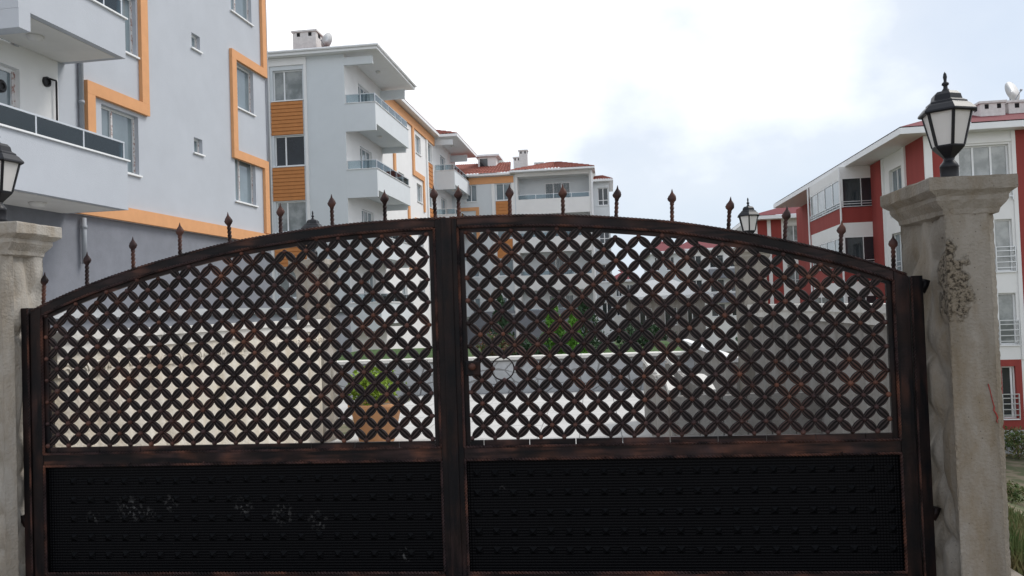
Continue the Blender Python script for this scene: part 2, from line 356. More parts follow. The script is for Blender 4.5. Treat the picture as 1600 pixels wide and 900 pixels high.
def twisted(mb, pts, r=.0085, pitch=.04, step=.007):
    # twisted square bar along a polyline
    P_ = [Vector(p) for p in pts]; seg = []
    for i in range(len(P_)-1):
        n = max(1, int((P_[i+1]-P_[i]).length/step))
        for k in range(n): seg.append(P_[i].lerp(P_[i+1], k/n))
    seg.append(P_[-1]); rings = []; dist = 0
    for i, p in enumerate(seg):
        if i: dist += (p-seg[i-1]).length
        d = (seg[min(i+1, len(seg)-1)]-seg[max(i-1, 0)]).normalized(); a = Vector((0, 1, 0)); b = d.cross(a).normalized()
        th = dist/pitch*math.pi/2*2
        rings.append([p+a*r*math.cos(th+q*math.pi/2)+b*r*math.sin(th+q*math.pi/2) for q in range(4)])
    mb.loft(rings)
# stamped petal with three ridges; local x along the petal, y towards the back, z across
def petal():
    mb = MB(); Lh = P/math.sqrt(2)/2+.001; h = .0232; Rr = (Lh*Lh+h*h)/(2*h); us = (-1, -1, -.76, -.42, 0, .42, .76, 1, 1)
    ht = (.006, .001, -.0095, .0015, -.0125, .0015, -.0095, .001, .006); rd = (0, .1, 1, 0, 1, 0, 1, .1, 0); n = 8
    for i in range(n+1):
        x = -Lh+2*Lh*i/n; hw = max(.0065, h*math.sqrt(max(0, 1-(x/(Lh*1.03))**2))**1.25); k = .45+.55*math.sin(math.pi*(i/n))
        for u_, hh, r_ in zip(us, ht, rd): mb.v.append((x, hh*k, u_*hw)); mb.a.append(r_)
    m = len(us)
    for i in range(n):
        for j in range(m-1): mb.f.append((i*m+j, i*m+j+1, (i+1)*m+j+1, (i+1)*m+j))
    return mb
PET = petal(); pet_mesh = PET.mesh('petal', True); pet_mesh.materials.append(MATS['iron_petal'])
HOLE = (-.528, 1.203)
def gate_leaf(name, label, xa, xb, xn, sgn, stile_a, stile_b, tips, stud_x, stud_z):
    root = thing(name, label, 'gate', ((xa+xb)/2, 0, 0))
    off = Vector((-(xa+xb)/2, 0, 0))
    def B(mb, nm, m='iron_tube', par=root, **k):
        mb.v = [(v[0]+off.x*(par is root), v[1], v[2]) for v in mb.v] if par is root else [(v[0]+off.x, v[1], v[2]) for v in mb.v]
        return mb.build(nm, m, par, **k)
    # box-section stiles
    for (a, b) in (stile_a, stile_b):
        B(MB().hexa([(a, -.022, -.02), (b, -.022, -.02), (b, .022, -.02), (a, .022, -.02), (a, -.022, arc(a)-.004), (b, -.022, arc(b)-.004), (b, .022, arc(b)-.004), (a, .022, arc(a)-.004)]), 'stile', bevel=.004)
    ia, ib = min(stile_a[1], stile_b[1]), max(stile_a[0], stile_b[0])      # inner opening
    if ia > ib: ia, ib = min(stile_a), max(stile_b)
    # arched top rail (outer tube and inner strip)
    def arched(x0, x1, top, bot, y0, y1, n=40):
        return MB().loft([[(x, y0, arc(x)-bot), (x, y0, arc(x)-top), (x, y1, arc(x)-top), (x, y1, arc(x)-bot)] for x in [x0+(x1-x0)*i/n for i in range(n+1)]])
    B(arched(ia, ib, .0, .052, -.02, .02), 'top_rail', 'iron_rail', bevel=.003)
    B(arched(ia+.0015, ib-.0015, .050, .088, -.008, .012), 'inner_arch_strip', 'iron_rail')
    B(MB().box(ia, ib, -.02, .02, .683, .753), 'middle_rail', 'iron_rail', bevel=.004)
    B(MB().box(ia, ib, -.02, .02, -.03, .028), 'bottom_rail', 'iron_rail', bevel=.004)
    la, lb = ia+.038, ib-.038
    for (a, b) in ((ia+.002, la), (lb, ib-.002)):
        B(MB().hexa([(a, -.010, .757), (b, -.010, .757), (b, .012, .757), (a, .012, .757), (a, -.010, arc(a)-.086), (b, -.010, arc(b)-.086), (b, .0115, arc(b)-.086), (a, .0115, arc(a)-.086)]), 'inner_strip')
    x = xn % (2*P); x0 = la; cuts = []
    k = math.floor((la-xn)/(2*P))
    while True:
        c_ = xn+.0668+k*2*P
        if c_ > lb: break
        if c_ > la+.02: cuts.append(c_)
        k += 1
    for c_ in cuts+[lb]:
        B(MB().box(x0+.0022, c_-.0022, -.010, .012, .757, .791), 'seat_strip', 'iron_rail'); x0 = c_
    # twisted bead trims
    tr = MB(); xs_ = [la-.03+(lb-la+.06)*i/60 for i in range(61)]
    twisted(tr, [(x, -.022, arc(x)-.056) for x in xs_]); B(tr, 'bead_trim', 'iron_trim')
    tr = MB(); xs2 = [xa+.01+(xb-xa-.02)*i/60 for i in range(61)]
    twisted(tr, [(x, -.018, arc(x)+.001) for x in xs2], .009, .045); B(tr, 'bead_trim', 'iron_trim')
    for z in (.7555, .681, .031):
        tr = MB(); twisted(tr, [(ia, -.022, z), (ib, -.022, z)], .008); B(tr, 'bead_trim', 'iron_trim')
    for x in (ia+.004, ib-.004):
        tr = MB(); twisted(tr, [(x, -.022, .757), (x, -.022, arc(x)-.055)], .0085); B(tr, 'bead_trim', 'iron_trim')
        tr = MB(); twisted(tr, [(x, -.022, .035), (x, -.022, .678)], .0085); B(tr, 'bead_trim', 'iron_trim')
    # embossed sheet panel with pyramid studs
    pn = B(MB().box(ia+.001, ib-.001, .004, .010, .026, .684), 'sheet_panel', 'embossed_panel')
    sm_ = MB().add([(-.021, 0, -.021), (.021, 0, -.021), (.021, 0, .021), (-.021, 0, .021), (0, -.015, 0)], [(0, 1, 4), (1, 2, 4), (2, 3, 4), (3, 0, 4)]).mesh('stud'); sm_.materials.append(MATS['stud_black'])
    for z in stud_z:
        for x in stud_x:
            o = link('stud', sm_, pn); o.location = (x+off.x, .0035, z+random.uniform(-.003, .003))
    # lattice
    lat = []; nodes = {}
    for j in range(-1, 22):
        for i in range(-1, 40):
            nx_ = xn+sgn*(i*P+(P/2 if j % 2 else 0)); nz = .803+j*P/2
            if not (la-.035 < nx_ < lb+.035) or nz < .795: continue
            if nz > arc(min(max(nx_, xa), xb))-.060: continue
            if math.hypot(nx_-HOLE[0], nz-HOLE[1]) < .055: continue
            nodes[(i, j)] = (nx_, nz)
    for j in range(-1, 22):
        for i in range(-1, 40):
            nx_ = xn+sgn*(i*P+(P/2 if j % 2 else 0)); nz = .803+j*P/2
            for sx in (1, -1):
                cx, cz = nx_+sgn*sx*P/4, nz+P/4
                if not (la-.016 < cx < lb+.016) or cz < .79 or cz > arc(min(max(cx, xa), xb))-.082: continue
                if math.hypot(cx-HOLE[0], cz-HOLE[1]) < .062: continue
                lat.append((cx, cz, -1 if sgn*sx > 0 else 1))
    lat.sort(key=lambda q: math.hypot(q[0], q[1]-1.55))
    # the 300 nearest petals as single pieces, the rest as one part
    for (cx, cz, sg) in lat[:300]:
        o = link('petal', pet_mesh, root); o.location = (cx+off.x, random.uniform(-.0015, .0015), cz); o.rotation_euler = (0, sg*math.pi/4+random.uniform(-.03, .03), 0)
    rest = MB()
    for (cx, cz, sg) in lat[300:]:
        M = Matrix.Translation((cx, random.uniform(-.0015, .0015), cz)) @ Matrix.Rotation(sg*math.pi/4+random.uniform(-.03, .03), 4, 'Y')
        rest.add([M @ Vector(v) for v in PET.v], PET.f); rest.a += PET.a
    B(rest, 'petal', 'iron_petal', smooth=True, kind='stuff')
    bs = MB()
    for (nx_, nz) in nodes.values():
        r = .0150*random.uniform(.85, 1.1)
        rings = [[(nx_+r*q*math.cos(2*math.pi*k/8), -.005-.015*d_, nz+r*q*math.sin(2*math.pi*k/8)) for k in range(8)] for q, d_ in ((1, -.4), (.96, .3), (.72, .75), (.25, 1))]
        bs.loft(rings)
    B(bs, 'boss', 'iron_boss', smooth=True, kind='stuff')
    # spear finials
    for (bx, tx, tz) in tips:
        bz = arc(bx); head0 = tz-.085
        st = MB(); lean = (tx-bx)/(tz-bz)
        hx = bx+lean*(head0-bz)
        twisted(st, [(bx, 0, bz-.01), (hx, 0, head0+.012)], .0125, .048, .006)
        fo = B(st, 'finial', 'iron_finial')
        hd = MB(); prof = [(0, .008), (.008, .013), (.018, .0215), (.030, .0245), (.043, .0205), (.054, .0130), (.063, .0068), (.074, .0038), (.085, .0012)]
        rings = []
        for z_, r_ in prof:
            ring = []
            for q in range(16):
                th = 2*math.pi*q/16; rr = r_*(1+.13*math.cos(5*th+z_*120))
                ring.append((hx+lean*z_+rr*math.cos(th), .62*rr*math.sin(th), head0+z_))
            rings.append(ring)
        hd.loft(rings); B(hd, 'leaf_head', 'iron_finial', par=fo, smooth=True)
    return root, off, B
tipsL = [(-3.375, -3.362, 1.875), (-3.086, -3.081, 1.99), (-2.782, -2.782, 2.07), (-2.480, -2.478, 2.143), (-2.160, -2.172, 2.192), (-1.843, -1.841, 2.232), (-1.522, -1.523, 2.270), (-1.200, -1.199, 2.281), (-.896, -.904, 2.292)]
tipsR = [(-.757, -.755, 2.285), (-.455, -.452, 2.278), (-.145, -.142, 2.262), (.158, .174, 2.239), (.475, .482, 2.203), (.787, .809, 2.143), (1.095, 1.118, 2.077), (1.396, 1.412, 1.981), (1.677, 1.683, 1.893)]
gl, offL, BL = gate_leaf('gate_leaf', 'arched iron gate leaf with an unbroken lattice and pale scuffs on its black sheet panel', -3.452, -.823, -.953, -1, (-3.452, -3.378), (-.900, -.823), tipsL,
    [-3.203+.1105*i for i in range(21)], (.578, .467, .352, .240, .130))
gr, offR, BR = gate_leaf('gate_leaf', 'arched iron gate leaf with a round hole in its lattice beside the latch', -.820, 1.748, -.719, 1, (-.820, -.768), (1.668, 1.748), tipsR,
    [-.700+.105*i for i in range(23)], (.595, .482, .368, .258, .149))
# round hole ring and latch on the right leaf
mb = MB(); ring = []
for k in range(49):
    a = 2*math.pi*k/48; ring.append((HOLE[0]+.066*math.cos(a), -.002, HOLE[1]+.066*math.sin(a)))
mb.tube(ring, .0045, 6); BR(mb, 'hole_ring', 'iron_tube', smooth=True)
lt = BR(MB().box(-.745, -.655, -.03, -.008, 1.165, 1.255), 'latch', 'iron_tube', bevel=.01)
mb = MB(); mb.loft([[(-.70+r*math.cos(q*math.pi/6), y, 1.222+r*math.sin(q*math.pi/6)) for q in range(12)] for r, y in ((.016, -.028), (.012, -.04), (.02, -.048), (.022, -.058), (.014, -.068), (.003, -.072))])
BR(mb, 'latch_knob', 'iron_trim', par=lt, smooth=True)
BL(MB().box(-.862, -.800, -.031, -.023, -.015, arc(-.83)+.002), 'cover_strip', 'iron_tube', bevel=.003)
# welded bolts along the middle rail
for B_, xs_ in ((BL, [-3.0, -2.82, -2.58, -2.35, -2.15, -1.75, -1.52, -1.3, -1.05]), (BR, [-.63, -.5, -.2, 0.05, .22, .5, .7, 1.1, 1.35])):
    for x in xs_:
        mb = MB(); mb.loft([[(x+.006*q*math.cos(k*math.pi/3), -.021-.006*d, .690+.006*q*math.sin(k*math.pi/3)) for k in range(6)] for q, d in ((1, -.5), (1, .5), (.5, 1))]); B_(mb, 'weld_bead', 'iron_trim')

# gate posts bolted to the pillars
def gate_post(label, x0, x1, sgn):
    t = thing('gate_post', label, 'post', ((x0+x1)/2, 0, 0)); c0 = (x0+x1)/2
    MB().box(x0-c0, x1-c0, -.03, .03, -.03, 1.655).build('post_tube', 'iron_tube', t, bevel=.004)
    tr = MB(); xe = (x1 if sgn < 0 else x0)-c0; twisted(tr, [(xe, -.032, 0), (xe, -.032, 1.65)], .006); tr.build('bead_trim', 'iron_trim', t)
    for z in (1.60, .35):
        mb = MB(); xo = (x0 if sgn < 0 else x1)-c0
        mb.tube([(xo-sgn*-.0, .0, z-.035), (xo+sgn*.02, .0, z), (xo+sgn*.03, 0, z+.03)], .022, 8); mb.build('hinge', 'iron_tube', t, True)
gate_post('narrow dark iron gate post fixed to the pale rock-faced pillar', -3.505, -3.458, -1)
gate_post('wide dark iron gate post fixed to the stained pillar with the pitted patch', 1.756, 1.818, 1)

# ------------------------------------------------------------------ pillars
def shaft_mesh(x0, x1, y0, y1, z0, z1, relief, seed, amp=.045):
    # grid box; the faces in `relief` carry a rough rock-face relief
    mb = MB(); nz_ = 150; ch = .045
    def n_(p, s_): return noise.fractal(Vector(p)*s_+Vector((seed, seed*2, 0)), 1., 2., 4)
    def face(o, du, dv, nu, nv, out, key):
        k = len(mb.v)
        for j in range(nv+1):
            for i in range(nu+1):
                p = Vector(o)+Vector(du)*(i/nu)+Vector(dv)*(j/nv); e = min(i, nu-i)/nu
                am = amp if key in relief else .0045
                fade = min(1, e*5)
                if key in relief:
                    q = p+Vector((seed*3, 0, 0)); v_ = abs(noise.noise(Vector((q.x*5.2+q.y*6.1+q.z*1.3, q.z*3.4-q.y*3.3-q.x*2.7, seed))))*2.4
                    d = am*(min(1, v_)-1)*min(1, fade*1.6)
                else: d = am*n_(p, 9)*fade
                rg = (.010*noise.noise(p*38+Vector((seed, 0, 0)))+.006*noise.noise(p*90))*(1-min(1, e*9)) if e < .12 else 0
                mb.v.append(tuple(p+Vector(out)*(d-abs(rg))))
        for j in range(nv):
            for i in range(nu): mb.f.append((k+j*(nu+1)+i, k+j*(nu+1)+i+1, k+(j+1)*(nu+1)+i+1, k+(j+1)*(nu+1)+i))
    Hh = z1-z0
    face((x0, y0, z0), (x1-x0-ch, 0, 0), (0, 0, Hh), 14, nz_, (0, -1, 0), 'f'); face((x1-ch, y0, z0), (ch, ch, 0), (0, 0, Hh), 3, nz_, (.707, -.707, 0), 'c'); face((x0, y1, z0), (x1-x0, 0, 0), (0, 0, Hh), 8, nz_, (0, 1, 0), 'b')
    face((x0, y0, z0), (0, y1-y0, 0), (0, 0, Hh), 20, nz_, (-1, 0, 0), 'l'); face((x1, y0+ch, z0), (0, y1-y0-ch, 0), (0, 0, Hh), 20, nz_, (1, 0, 0), 'r')
    return mb
def pillar(label, x0, x1, y0, y1, top, relief, m, seed, group=None, capo=(.07, .07, .05, .05)):
    c0 = Vector(((x0+x1)/2, (y0+y1)/2, 0)); t = thing('concrete_pillar', label, 'pillar', c0, 0, group)
    def L_(mb): mb.v = [(v[0]-c0.x, v[1]-c0.y, v[2]) for v in mb.v]; return mb
    L_(shaft_mesh(x0, x1, y0, y1, -.1, top-.12, relief, seed)).build('shaft', m, t, True)
    l, r, f, b = capo; mb = MB(); rings = []
    for (e, z) in ((-.60, -.21), (0.05, -.19), (.12, -.165), (.40, -.135), (.52, -.120), (.52, -.098), (.62, -.090), (.97, -.068), (1.0, -.062), (1.0, -.008), (.97, 0)):
        def jit(): return random.uniform(-.0025, .0025)
        X0, X1, Y0, Y1 = x0-l*e, x1+r*e, y0-f*e, y1+b*e; ring = []; k = 8
        for i in range(k): ring.append((X0+(X1-X0)*i/k+jit(), Y0+jit(), top+z+jit()))
        for i in range(k): ring.append((X1+jit(), Y0+(Y1-Y0)*i/k+jit(), top+z+jit()))
        for i in range(k): ring.append((X1-(X1-X0)*i/k+jit(), Y1+jit(), top+z+jit()))
        for i in range(k): ring.append((X0+jit(), Y1-(Y1-Y0)*i/k+jit(), top+z+jit()))
        rings.append(ring)
    L_(mb.loft(rings)).build('cap', m, t)
    return t, c0
def honeycomb_concrete():
    # concrete with a pitted, honeycombed patch and rough arrises; a property of the cast surface, in object space of the right pillar
    m = mat('concrete_pitted', (.265, .24, .208), .92, .1, 4, .4, 70, col2=(.16, .138, .11), mix=(.38, .68), streak=True, stain=(.74, .64, .50)); t = m.node_tree; b = t.nodes['Principled BSDF']
    g = N(t, 'ShaderNodeNewGeometry'); dv = N(t, 'ShaderNodeVectorMath', operation='DISTANCE'); dv.inputs[1].default_value = (1.845, -.25, 1.60)
    mp = N(t, 'ShaderNodeMapping'); mp.inputs['Scale'].default_value = (1, 1, .62); mp.inputs['Location'].default_value = (0, 0, 1.60*.38)
    t.links.new(g.outputs['Position'], mp.inputs[0]); t.links.new(mp.outputs[0], dv.inputs[0])
    nn = N(t, 'ShaderNodeTexNoise'); nn.inputs['Scale'].default_value = 16; nn.inputs['Detail'].default_value = 5; t.links.new(g.outputs['Position'], nn.inputs[0])
    ad = N(t, 'ShaderNodeMath', operation='MULTIPLY_ADD'); ad.inputs[1].default_value = -.22; t.links.new(nn.outputs[0], ad.inputs[0]); t.links.new(dv.outputs['Value'], ad.inputs[2])
    r = N(t, 'ShaderNodeMapRange'); r.inputs[1].default_value = .02; r.inputs[2].default_value = -.015; t.links.new(ad.outputs[0], r.inputs[0])
    vo = N(t, 'ShaderNodeTexNoise'); vo.inputs['Scale'].default_value = 48; vo.inputs['Detail'].default_value = 4; vo.inputs['Roughness'].default_value = .7; t.links.new(g.outputs['Position'], vo.inputs[0])
    vr = N(t, 'ShaderNodeValToRGB'); e = vr.color_ramp.elements; e[0].position = .40; e[0].color = (.045, .035, .026, 1); e[1].position = .54; e[1].color = (.25, .21, .16, 1)
    t.links.new(vo.outputs[0], vr.inputs[0])
    old = b.inputs['Base Color'].links[0].from_socket; mx = N(t, 'ShaderNodeMixRGB'); t.links.new(r.outputs[0], mx.inputs[0]); t.links.new(old, mx.inputs[1]); t.links.new(vr.outputs[0], mx.inputs[2])
    # small air holes
    v2 = N(t, 'ShaderNodeTexVoronoi'); v2.inputs['Scale'].default_value = 26; t.links.new(g.outputs['Position'], v2.inputs[0])
    r2 = N(t, 'ShaderNodeMapRange'); r2.inputs[1].default_value = .09; r2.inputs[2].default_value = .06; t.links.new(v2.outputs['Distance'], r2.inputs[0])
    mx2 = N(t, 'ShaderNodeMixRGB'); mx2.inputs[2].default_value = (.10, .085, .07, 1); t.links.new(r2.outputs[0], mx2.inputs[0]); t.links.new(mx.outputs[0], mx2.inputs[1]); t.links.new(mx2.outputs[0], b.inputs['Base Color'])
    ob = b.inputs['Normal'].links[0].from_node; bp = N(t, 'ShaderNodeBump'); bp.inputs['Distance'].default_value = .03
    ml = N(t, 'ShaderNodeMath', operation='MULTIPLY'); t.links.new(r.outputs[0], ml.inputs[0]); t.links.new(vo.outputs[0], ml.inputs[1]); t.links.new(ml.outputs[0], bp.inputs['Height']); t.links.new(ob.outputs[0], bp.inputs['Normal']); t.links.new(bp.outputs[0], b.inputs['Normal'])
honeycomb_concrete()
pr, cR = pillar('stained grey concrete gate pillar with a pitted patch and a red paint scrawl', 1.836, 2.10, -.29, .30, 2.15, ('l',), 'concrete_pitted', 3.3, capo=(.085, .085, .045, .06))
pl, cL = pillar('pale concrete gate pillar with rock-face relief below the grey balconied block', -3.86, -3.505, -.13, .18, 2.175, ('r', 'f'), 'concrete_pale', 8.1, capo=(.09, .1, .05, .05))
pf, cF = pillar('far concrete pillar at the end of the grey board wall', 1.83, 2.12, 5.2, 5.75, 2.2, ('l',), 'concrete_pillar', 5.2)
pg, cG = pillar('far concrete pillar at the end of the beige panel wall', -3.56, -3.25, 4.72, 5.25, 2.23, ('r',), 'concrete_pale', 6.4)
# red paint scrawl on the front of the right pillar
mb = MB(); pts = [(2.010, 1.08), (2.018, 1.04), (2.025, 1.0), (2.034, .96), (2.030, .945), (2.042, .925), (2.048, .905), (2.042, .892), (2.046, .88)]
for i in range(len(pts)-1):
    (xa_, za_), (xb_, zb_) = pts[i], pts[i+1]; wd = .0012+.0012*(i in (3, 4, 5))
    mb.add([(xa_-wd-cR.x, -.2955-cR.y, za_), (xa_+wd-cR.x, -.2955-cR.y, za_), (xb_+wd-cR.x, -.2955-cR.y, zb_), (xb_-wd-cR.x, -.2955-cR.y, zb_), (xa_-wd-cR.x, -.288-cR.y, za_), (xa_+wd-cR.x, -.288-cR.y, za_), (xb_+wd-cR.x, -.288-cR.y, zb_), (xb_-wd-cR.x, -.288-cR.y, zb_)], [(0, 1, 2, 3), (4, 7, 6, 5), (0, 4, 5, 1), (1, 5, 6, 2), (2, 6, 7, 3), (3, 7, 4, 0)])
mb.build('paint_scrawl', 'red_mark', pr)

# ------------------------------------------------------------------ lanterns
def lantern():
    t = thing('post_lantern', '', 'lamp'); th = RAD(-98)
    MB().lathe([(.085, 0), (.085, .006), (.052, .010), (.050, .016), (.048, .022), (.052, .028), (.049, .036), (.049, .082), (.052, .086), (.046, .100), (.034, .114), (.028, .122), (.030, .13)], 20).build('base', 'lamp_black', t, True)
    MB().lathe([(.028, .126), (.034, .135), (.083, .178), (.088, .186), (.088, .192)], 6, rot=th).build('cup', 'lamp_black', t)
    def hexp(r, z, k): a = th+k*math.pi/3; return Vector((r*math.cos(a), r*math.sin(a), z))
    cage = MB()
    for k in range(6):
        p0, p1 = hexp(.0875, .190, k), hexp(.134, .355, k); tx = Vector((-math.sin(th+k*math.pi/3), math.cos(th+k*math.pi/3), 0))*.008; rd = Vector((math.cos(th+k*math.pi/3), math.sin(th+k*math.pi/3), 0))*.010
        cage.hexa([p0-tx+rd*.2, p0+tx+rd*.2, p0+tx-rd, p0-tx-rd, p1-tx+rd*.2, p1+tx+rd*.2, p1+tx-rd, p1-tx-rd])
    cage.build('cage', 'lamp_black', t)
    for k in range(6):
        a, b, c_, d = hexp(.083, .190, k), hexp(.083, .190, k+1), hexp(.129, .356, k+1), hexp(.129, .356, k)
        n = ((b-a).cross(d-a)).normalized()*.002
        MB().hexa([a, b, c_, d, a+n, b+n, c_+n, d+n]).build('pane', 'frosted_glass', t)
    rf = MB().lathe([(.12, .352), (.150, .350), (.158, .356), (.156, .364), (.128, .390), (.118, .396), (.112, .400), (.110, .408), (.086, .420), (.078, .446), (.060, .462), (.030, .468), (.02, .470)], 6, rot=th).build('roof', 'lamp_black', t)
    MB().lathe([(.024, .466), (.020, .474), (.012, .484), (.011, .494), (.020, .502), (.018, .510), (.009, .516), (.008, .524), (.011, .540), (.008, .556), (.002, .566)], 12).build('finial', 'lamp_black', rf, True)
    return t
la = lantern(); la.scale = (.95, .95, 1.10); la.location = (1.985, -.03, 2.15); la['label'] = 'black six-sided lantern on the stained gate pillar with the pitted patch'
for loc, lab in (((-3.65, -.02, 2.175), 'black six-sided lantern on the pale rock-faced gate pillar'), ((1.972, 5.45, 2.20), 'black six-sided lantern on the far pillar of the grey board wall'), ((-3.42, 4.98, 2.23), 'black six-sided lantern on the far pillar of the beige wall')):
    c_ = copy_tree(la); c_.location = loc; c_['label'] = lab
for o in COL.objects:
    if o.name.startswith('post_lantern'): o['group'] = 'pillar lanterns'

# ------------------------------------------------------------------ flanking precast walls
def panel_wall(label, p0, p1, hgt, m, sgn, n, seed, frieze=True):
    p0, p1 = Vector((*p0, 0)), Vector((*p1, 0)); d = p1-p0; Ln = d.length; az = math.atan2(d.y, d.x)
    t = thing('precast_wall', label, 'wall', p0, az)     # local x along wall; visible side is sgn*y
    MB().box(0, Ln, -.03, .03, -.05, hgt-.06).build('backing', m, t)
    wd = Ln/n; top = hgt-.30 if frieze else hgt-.14
    for i in range(n):
        mb = MB(); nu, nv = 6, 22; off = random.uniform(0, 40)
        for j in range(nv+1):
            for k in range(nu+1):
                u, v = k/nu, j/nv; e = min(u, 1-u)
                cx = i*wd+.008+(wd-.016)*u; cz = -.03+(top+.03)*v
                rl = abs(noise.noise(Vector((u*1.1+off, cz*1.4, seed))))*2
                yy = .035+(.045*(min(1, rl)-.3) if m == 'wall_beige' else .010*noise.noise(Vector((u*2+off, cz*.8, seed))))*min(1, e*4+.1)
                if e == 0: yy = .02
                mb.v.append((cx, sgn*(yy+.01), cz))
        for j in range(nv):
            for k in range(nu): q = j*(nu+1)+k; mb.f.append((q, q+1, q+nu+2, q+nu+1))
        mb.build('panel', m, t, True)
    if frieze:
        fr = MB().box(0, Ln, sgn*.0, sgn*.055, hgt-.30, hgt-.135).build('frieze', m, t)
        cm = MB()
        r1 = [(.06*math.cos(a), 0, .06*math.sin(a)) for a in [math.pi*q/8 for q in range(9)]]
        cm.tube(r1, .010, 5); cm.tube([(p[0]*.55, 0, p[2]*.55) for p in r1], .009, 5); me = cm.mesh('scallop', True); me.materials.append(MATS[m])
        k = int(Ln/.16)
        for i in range(k):
            o = link('scallop', me, fr); o.location = ((i+.5)*Ln/k, sgn*.056, hgt-.275)
    nc = max(2, int(Ln/1.0))
    cpm = MB().box(.004, Ln/nc-.004, -.10, .10, hgt-.06, hgt).box(.004, Ln/nc-.004, -.075, .075, hgt-.14, hgt-.062).mesh('coping_stone'); cpm.materials.append(MATS['coping'])
    for i in range(nc):
        o = link('coping_stone', cpm, t); o.location = (i*Ln/nc, 0, random.uniform(-.002, .002))
    return t
panel_wall('beige precast wall with rippled panels and a scalloped frieze', (-3.50, .22), (-3.30, 4.72), 1.50, 'wall_beige', -1, 11, 1.7)
panel_wall('grey precast wall of weathered upright boards along the driveway', (1.93, .32), (1.96, 5.2), 1.50, 'wall_grey', 1, 16, 4.4, frieze=False)
# low board box with white copings beside the driveway
t = thing('low_board_wall', 'low grey board enclosure with curved pale copings beside the driveway', 'wall', (.68, 2.35, 0))
bm_ = MB().box(.004, .196, -.03, .03, -.03, .76).mesh('board'); bm_.materials.append(MATS['wall_grey'])
for i in range(6): o = link('board', bm_, t); o.location = (i*.2, 0, random.uniform(-.012, .0)); o.rotation_euler = (0, 0, random.uniform(-.02, .02))
for i in range(19): o = link('board', bm_, t); o.location = (0, i*.2, random.uniform(-.012, 0)); o.rotation_euler = (0, 0, math.pi/2)
for i in range(19): o = link('board', bm_, t); o.location = (.30, i*.2+.1, random.uniform(-.012, 0)); o.rotation_euler = (0, 0, math.pi/2)
for x0 in (0, .3):
    rings = []
    for i in range(21):
        y = i*.19; xx = x0+.05*math.sin(i/20*math.pi); zz = .78+.05*math.sin(i/20*math.pi*2.5)
        rings.append([(xx-.05, y, zz-.03), (xx+.05, y, zz-.03), (xx+.05, y, zz+.02), (xx-.05, y, zz+.02)])
    MB().loft(rings).build('coping', 'coping', t)
t = thing('low_board_wall', 'low grey board wall with a white coping running on behind the far pillar', 'wall', (1.80, 5.76, 0))
for i in range(28): o = link('board', bm_, t); o.location = (.03, i*.2, random.uniform(-.012, 0)); o.rotation_euler = (0, 0, math.pi/2)
MB().box(-.07, .07, 0, 5.6, .765, .83).build('coping', 'white_paint', t, bevel=.01)

# low crazy-stone wall closing the driveway
t = thing('stone_wall', 'low wall of irregular grey stones with a pale coping across the end of the driveway', 'wall', (0, 10, 0))
X0, X1 = -5.2, 1.9; MB().box(X0, X1, .02, .3, -.05, .60).build('wall_core', 'mortar', t)
nxs, nzs = 26, 3; pt = {}
for i in range(nxs+1):
    for j in range(nzs+1):
        jx = random.uniform(-.09, .09) if 0 < i < nxs else 0; jz = random.uniform(-.06, .06) if 0 < j < nzs else 0
        pt[i, j] = Vector((X0+(X1-X0)*(i+(.4 if j % 2 else 0)*(0 < i < nxs))/nxs+jx, 0, -.02+.60*j/nzs+jz))
for i in range(nxs):
    for j in range(nzs):
        q = [pt[i, j], (pt[i, j]+pt[i+1, j])/2+Vector((0, 0, random.uniform(-.03, .03) if 0 < j else 0)), pt[i+1, j], pt[i+1, j+1], pt[i, j+1]]
        c_ = sum(q, Vector())/5; q = [c_+(p-c_)*.90 for p in q]; dep = random.uniform(.012, .028)
        mb = MB(); mb.loft([[p+Vector((0, .03, 0)) for p in q], [p+Vector((0, .02-dep*.7, 0)) for p in q], [c_+(p-c_)*.88+Vector((0, .02-dep, 0)) for p in q]]); mb.build('stone', 'stone_grey', t)
cpm = MB().box(.004, .706, -.07, .36, .605, .66).mesh('coping_stone'); cpm.materials.append(MATS['coping'])
for i in range(10): o = link('coping_stone', cpm, t); o.location = (X0+i*.71, 0, random.uniform(-.003, .003))

# grey garden wall between the beige wall and the left building
t = thing('garden_wall', 'dark grey rendered garden wall with a pale cap below the orange-trimmed building', 'wall', (-7.6, 2, 0), RAD(-3))
MB().box(-.12, .12, 0, 15, -.05, 1.62).build('wall', 'dark_stucco', t); MB().box(-.2, .2, -.02, 15.02, 1.623, 1.74).build('cap', 'stone_grey', t)

# ------------------------------------------------------------------ building A: grey block with orange frames
A = thing('apartment_building', 'grey rendered apartment block with stepped orange window frames and projecting balconies', 'building', (-11.1, 20, 0), RAD(-3.2))
T = right(0); ZT = 16.4
holes = []; wr = []
for z in (5.28, 8.34, 11.40, 14.46): wr.append((-.45, .93, z, z+1.44)); wr.append((-2.80, -2.35, z+1.10, z+1.54)); wr.append((-6.82, -5.40, z, z+1.5))
wall(T, -8.25, 1.95, 4.03, ZT, wr, 'grey_stucco', A)
wd = [(-10.9, -9.36, 4.25, 6.85), (-10.9, -9.36, 7.31, 9.91), (-10.9, -9.36, 10.37, 12.97)]
wall(T, -15, -8.25, 4.03, ZT, wd, 'white_paint', A)
wall(right(-.03), -15, 1.92, -.1, 4.03, [], 'dark_stucco', A, name='plinth_wall')
wall(front(1.95).__call__ if False else (lambda a, z, d: (a, 1.95+d, z)), -10, 0, -.1, ZT, [], 'grey_stucco', A, name='end_wall')
wall(front(-15), -10, 0, -.1, ZT, [], 'grey_stucco', A, name='end_wall')
MB().box(-10.3, .9, -15.5, 2.6, ZT, ZT+.3).build('roof', 'white_paint', A)
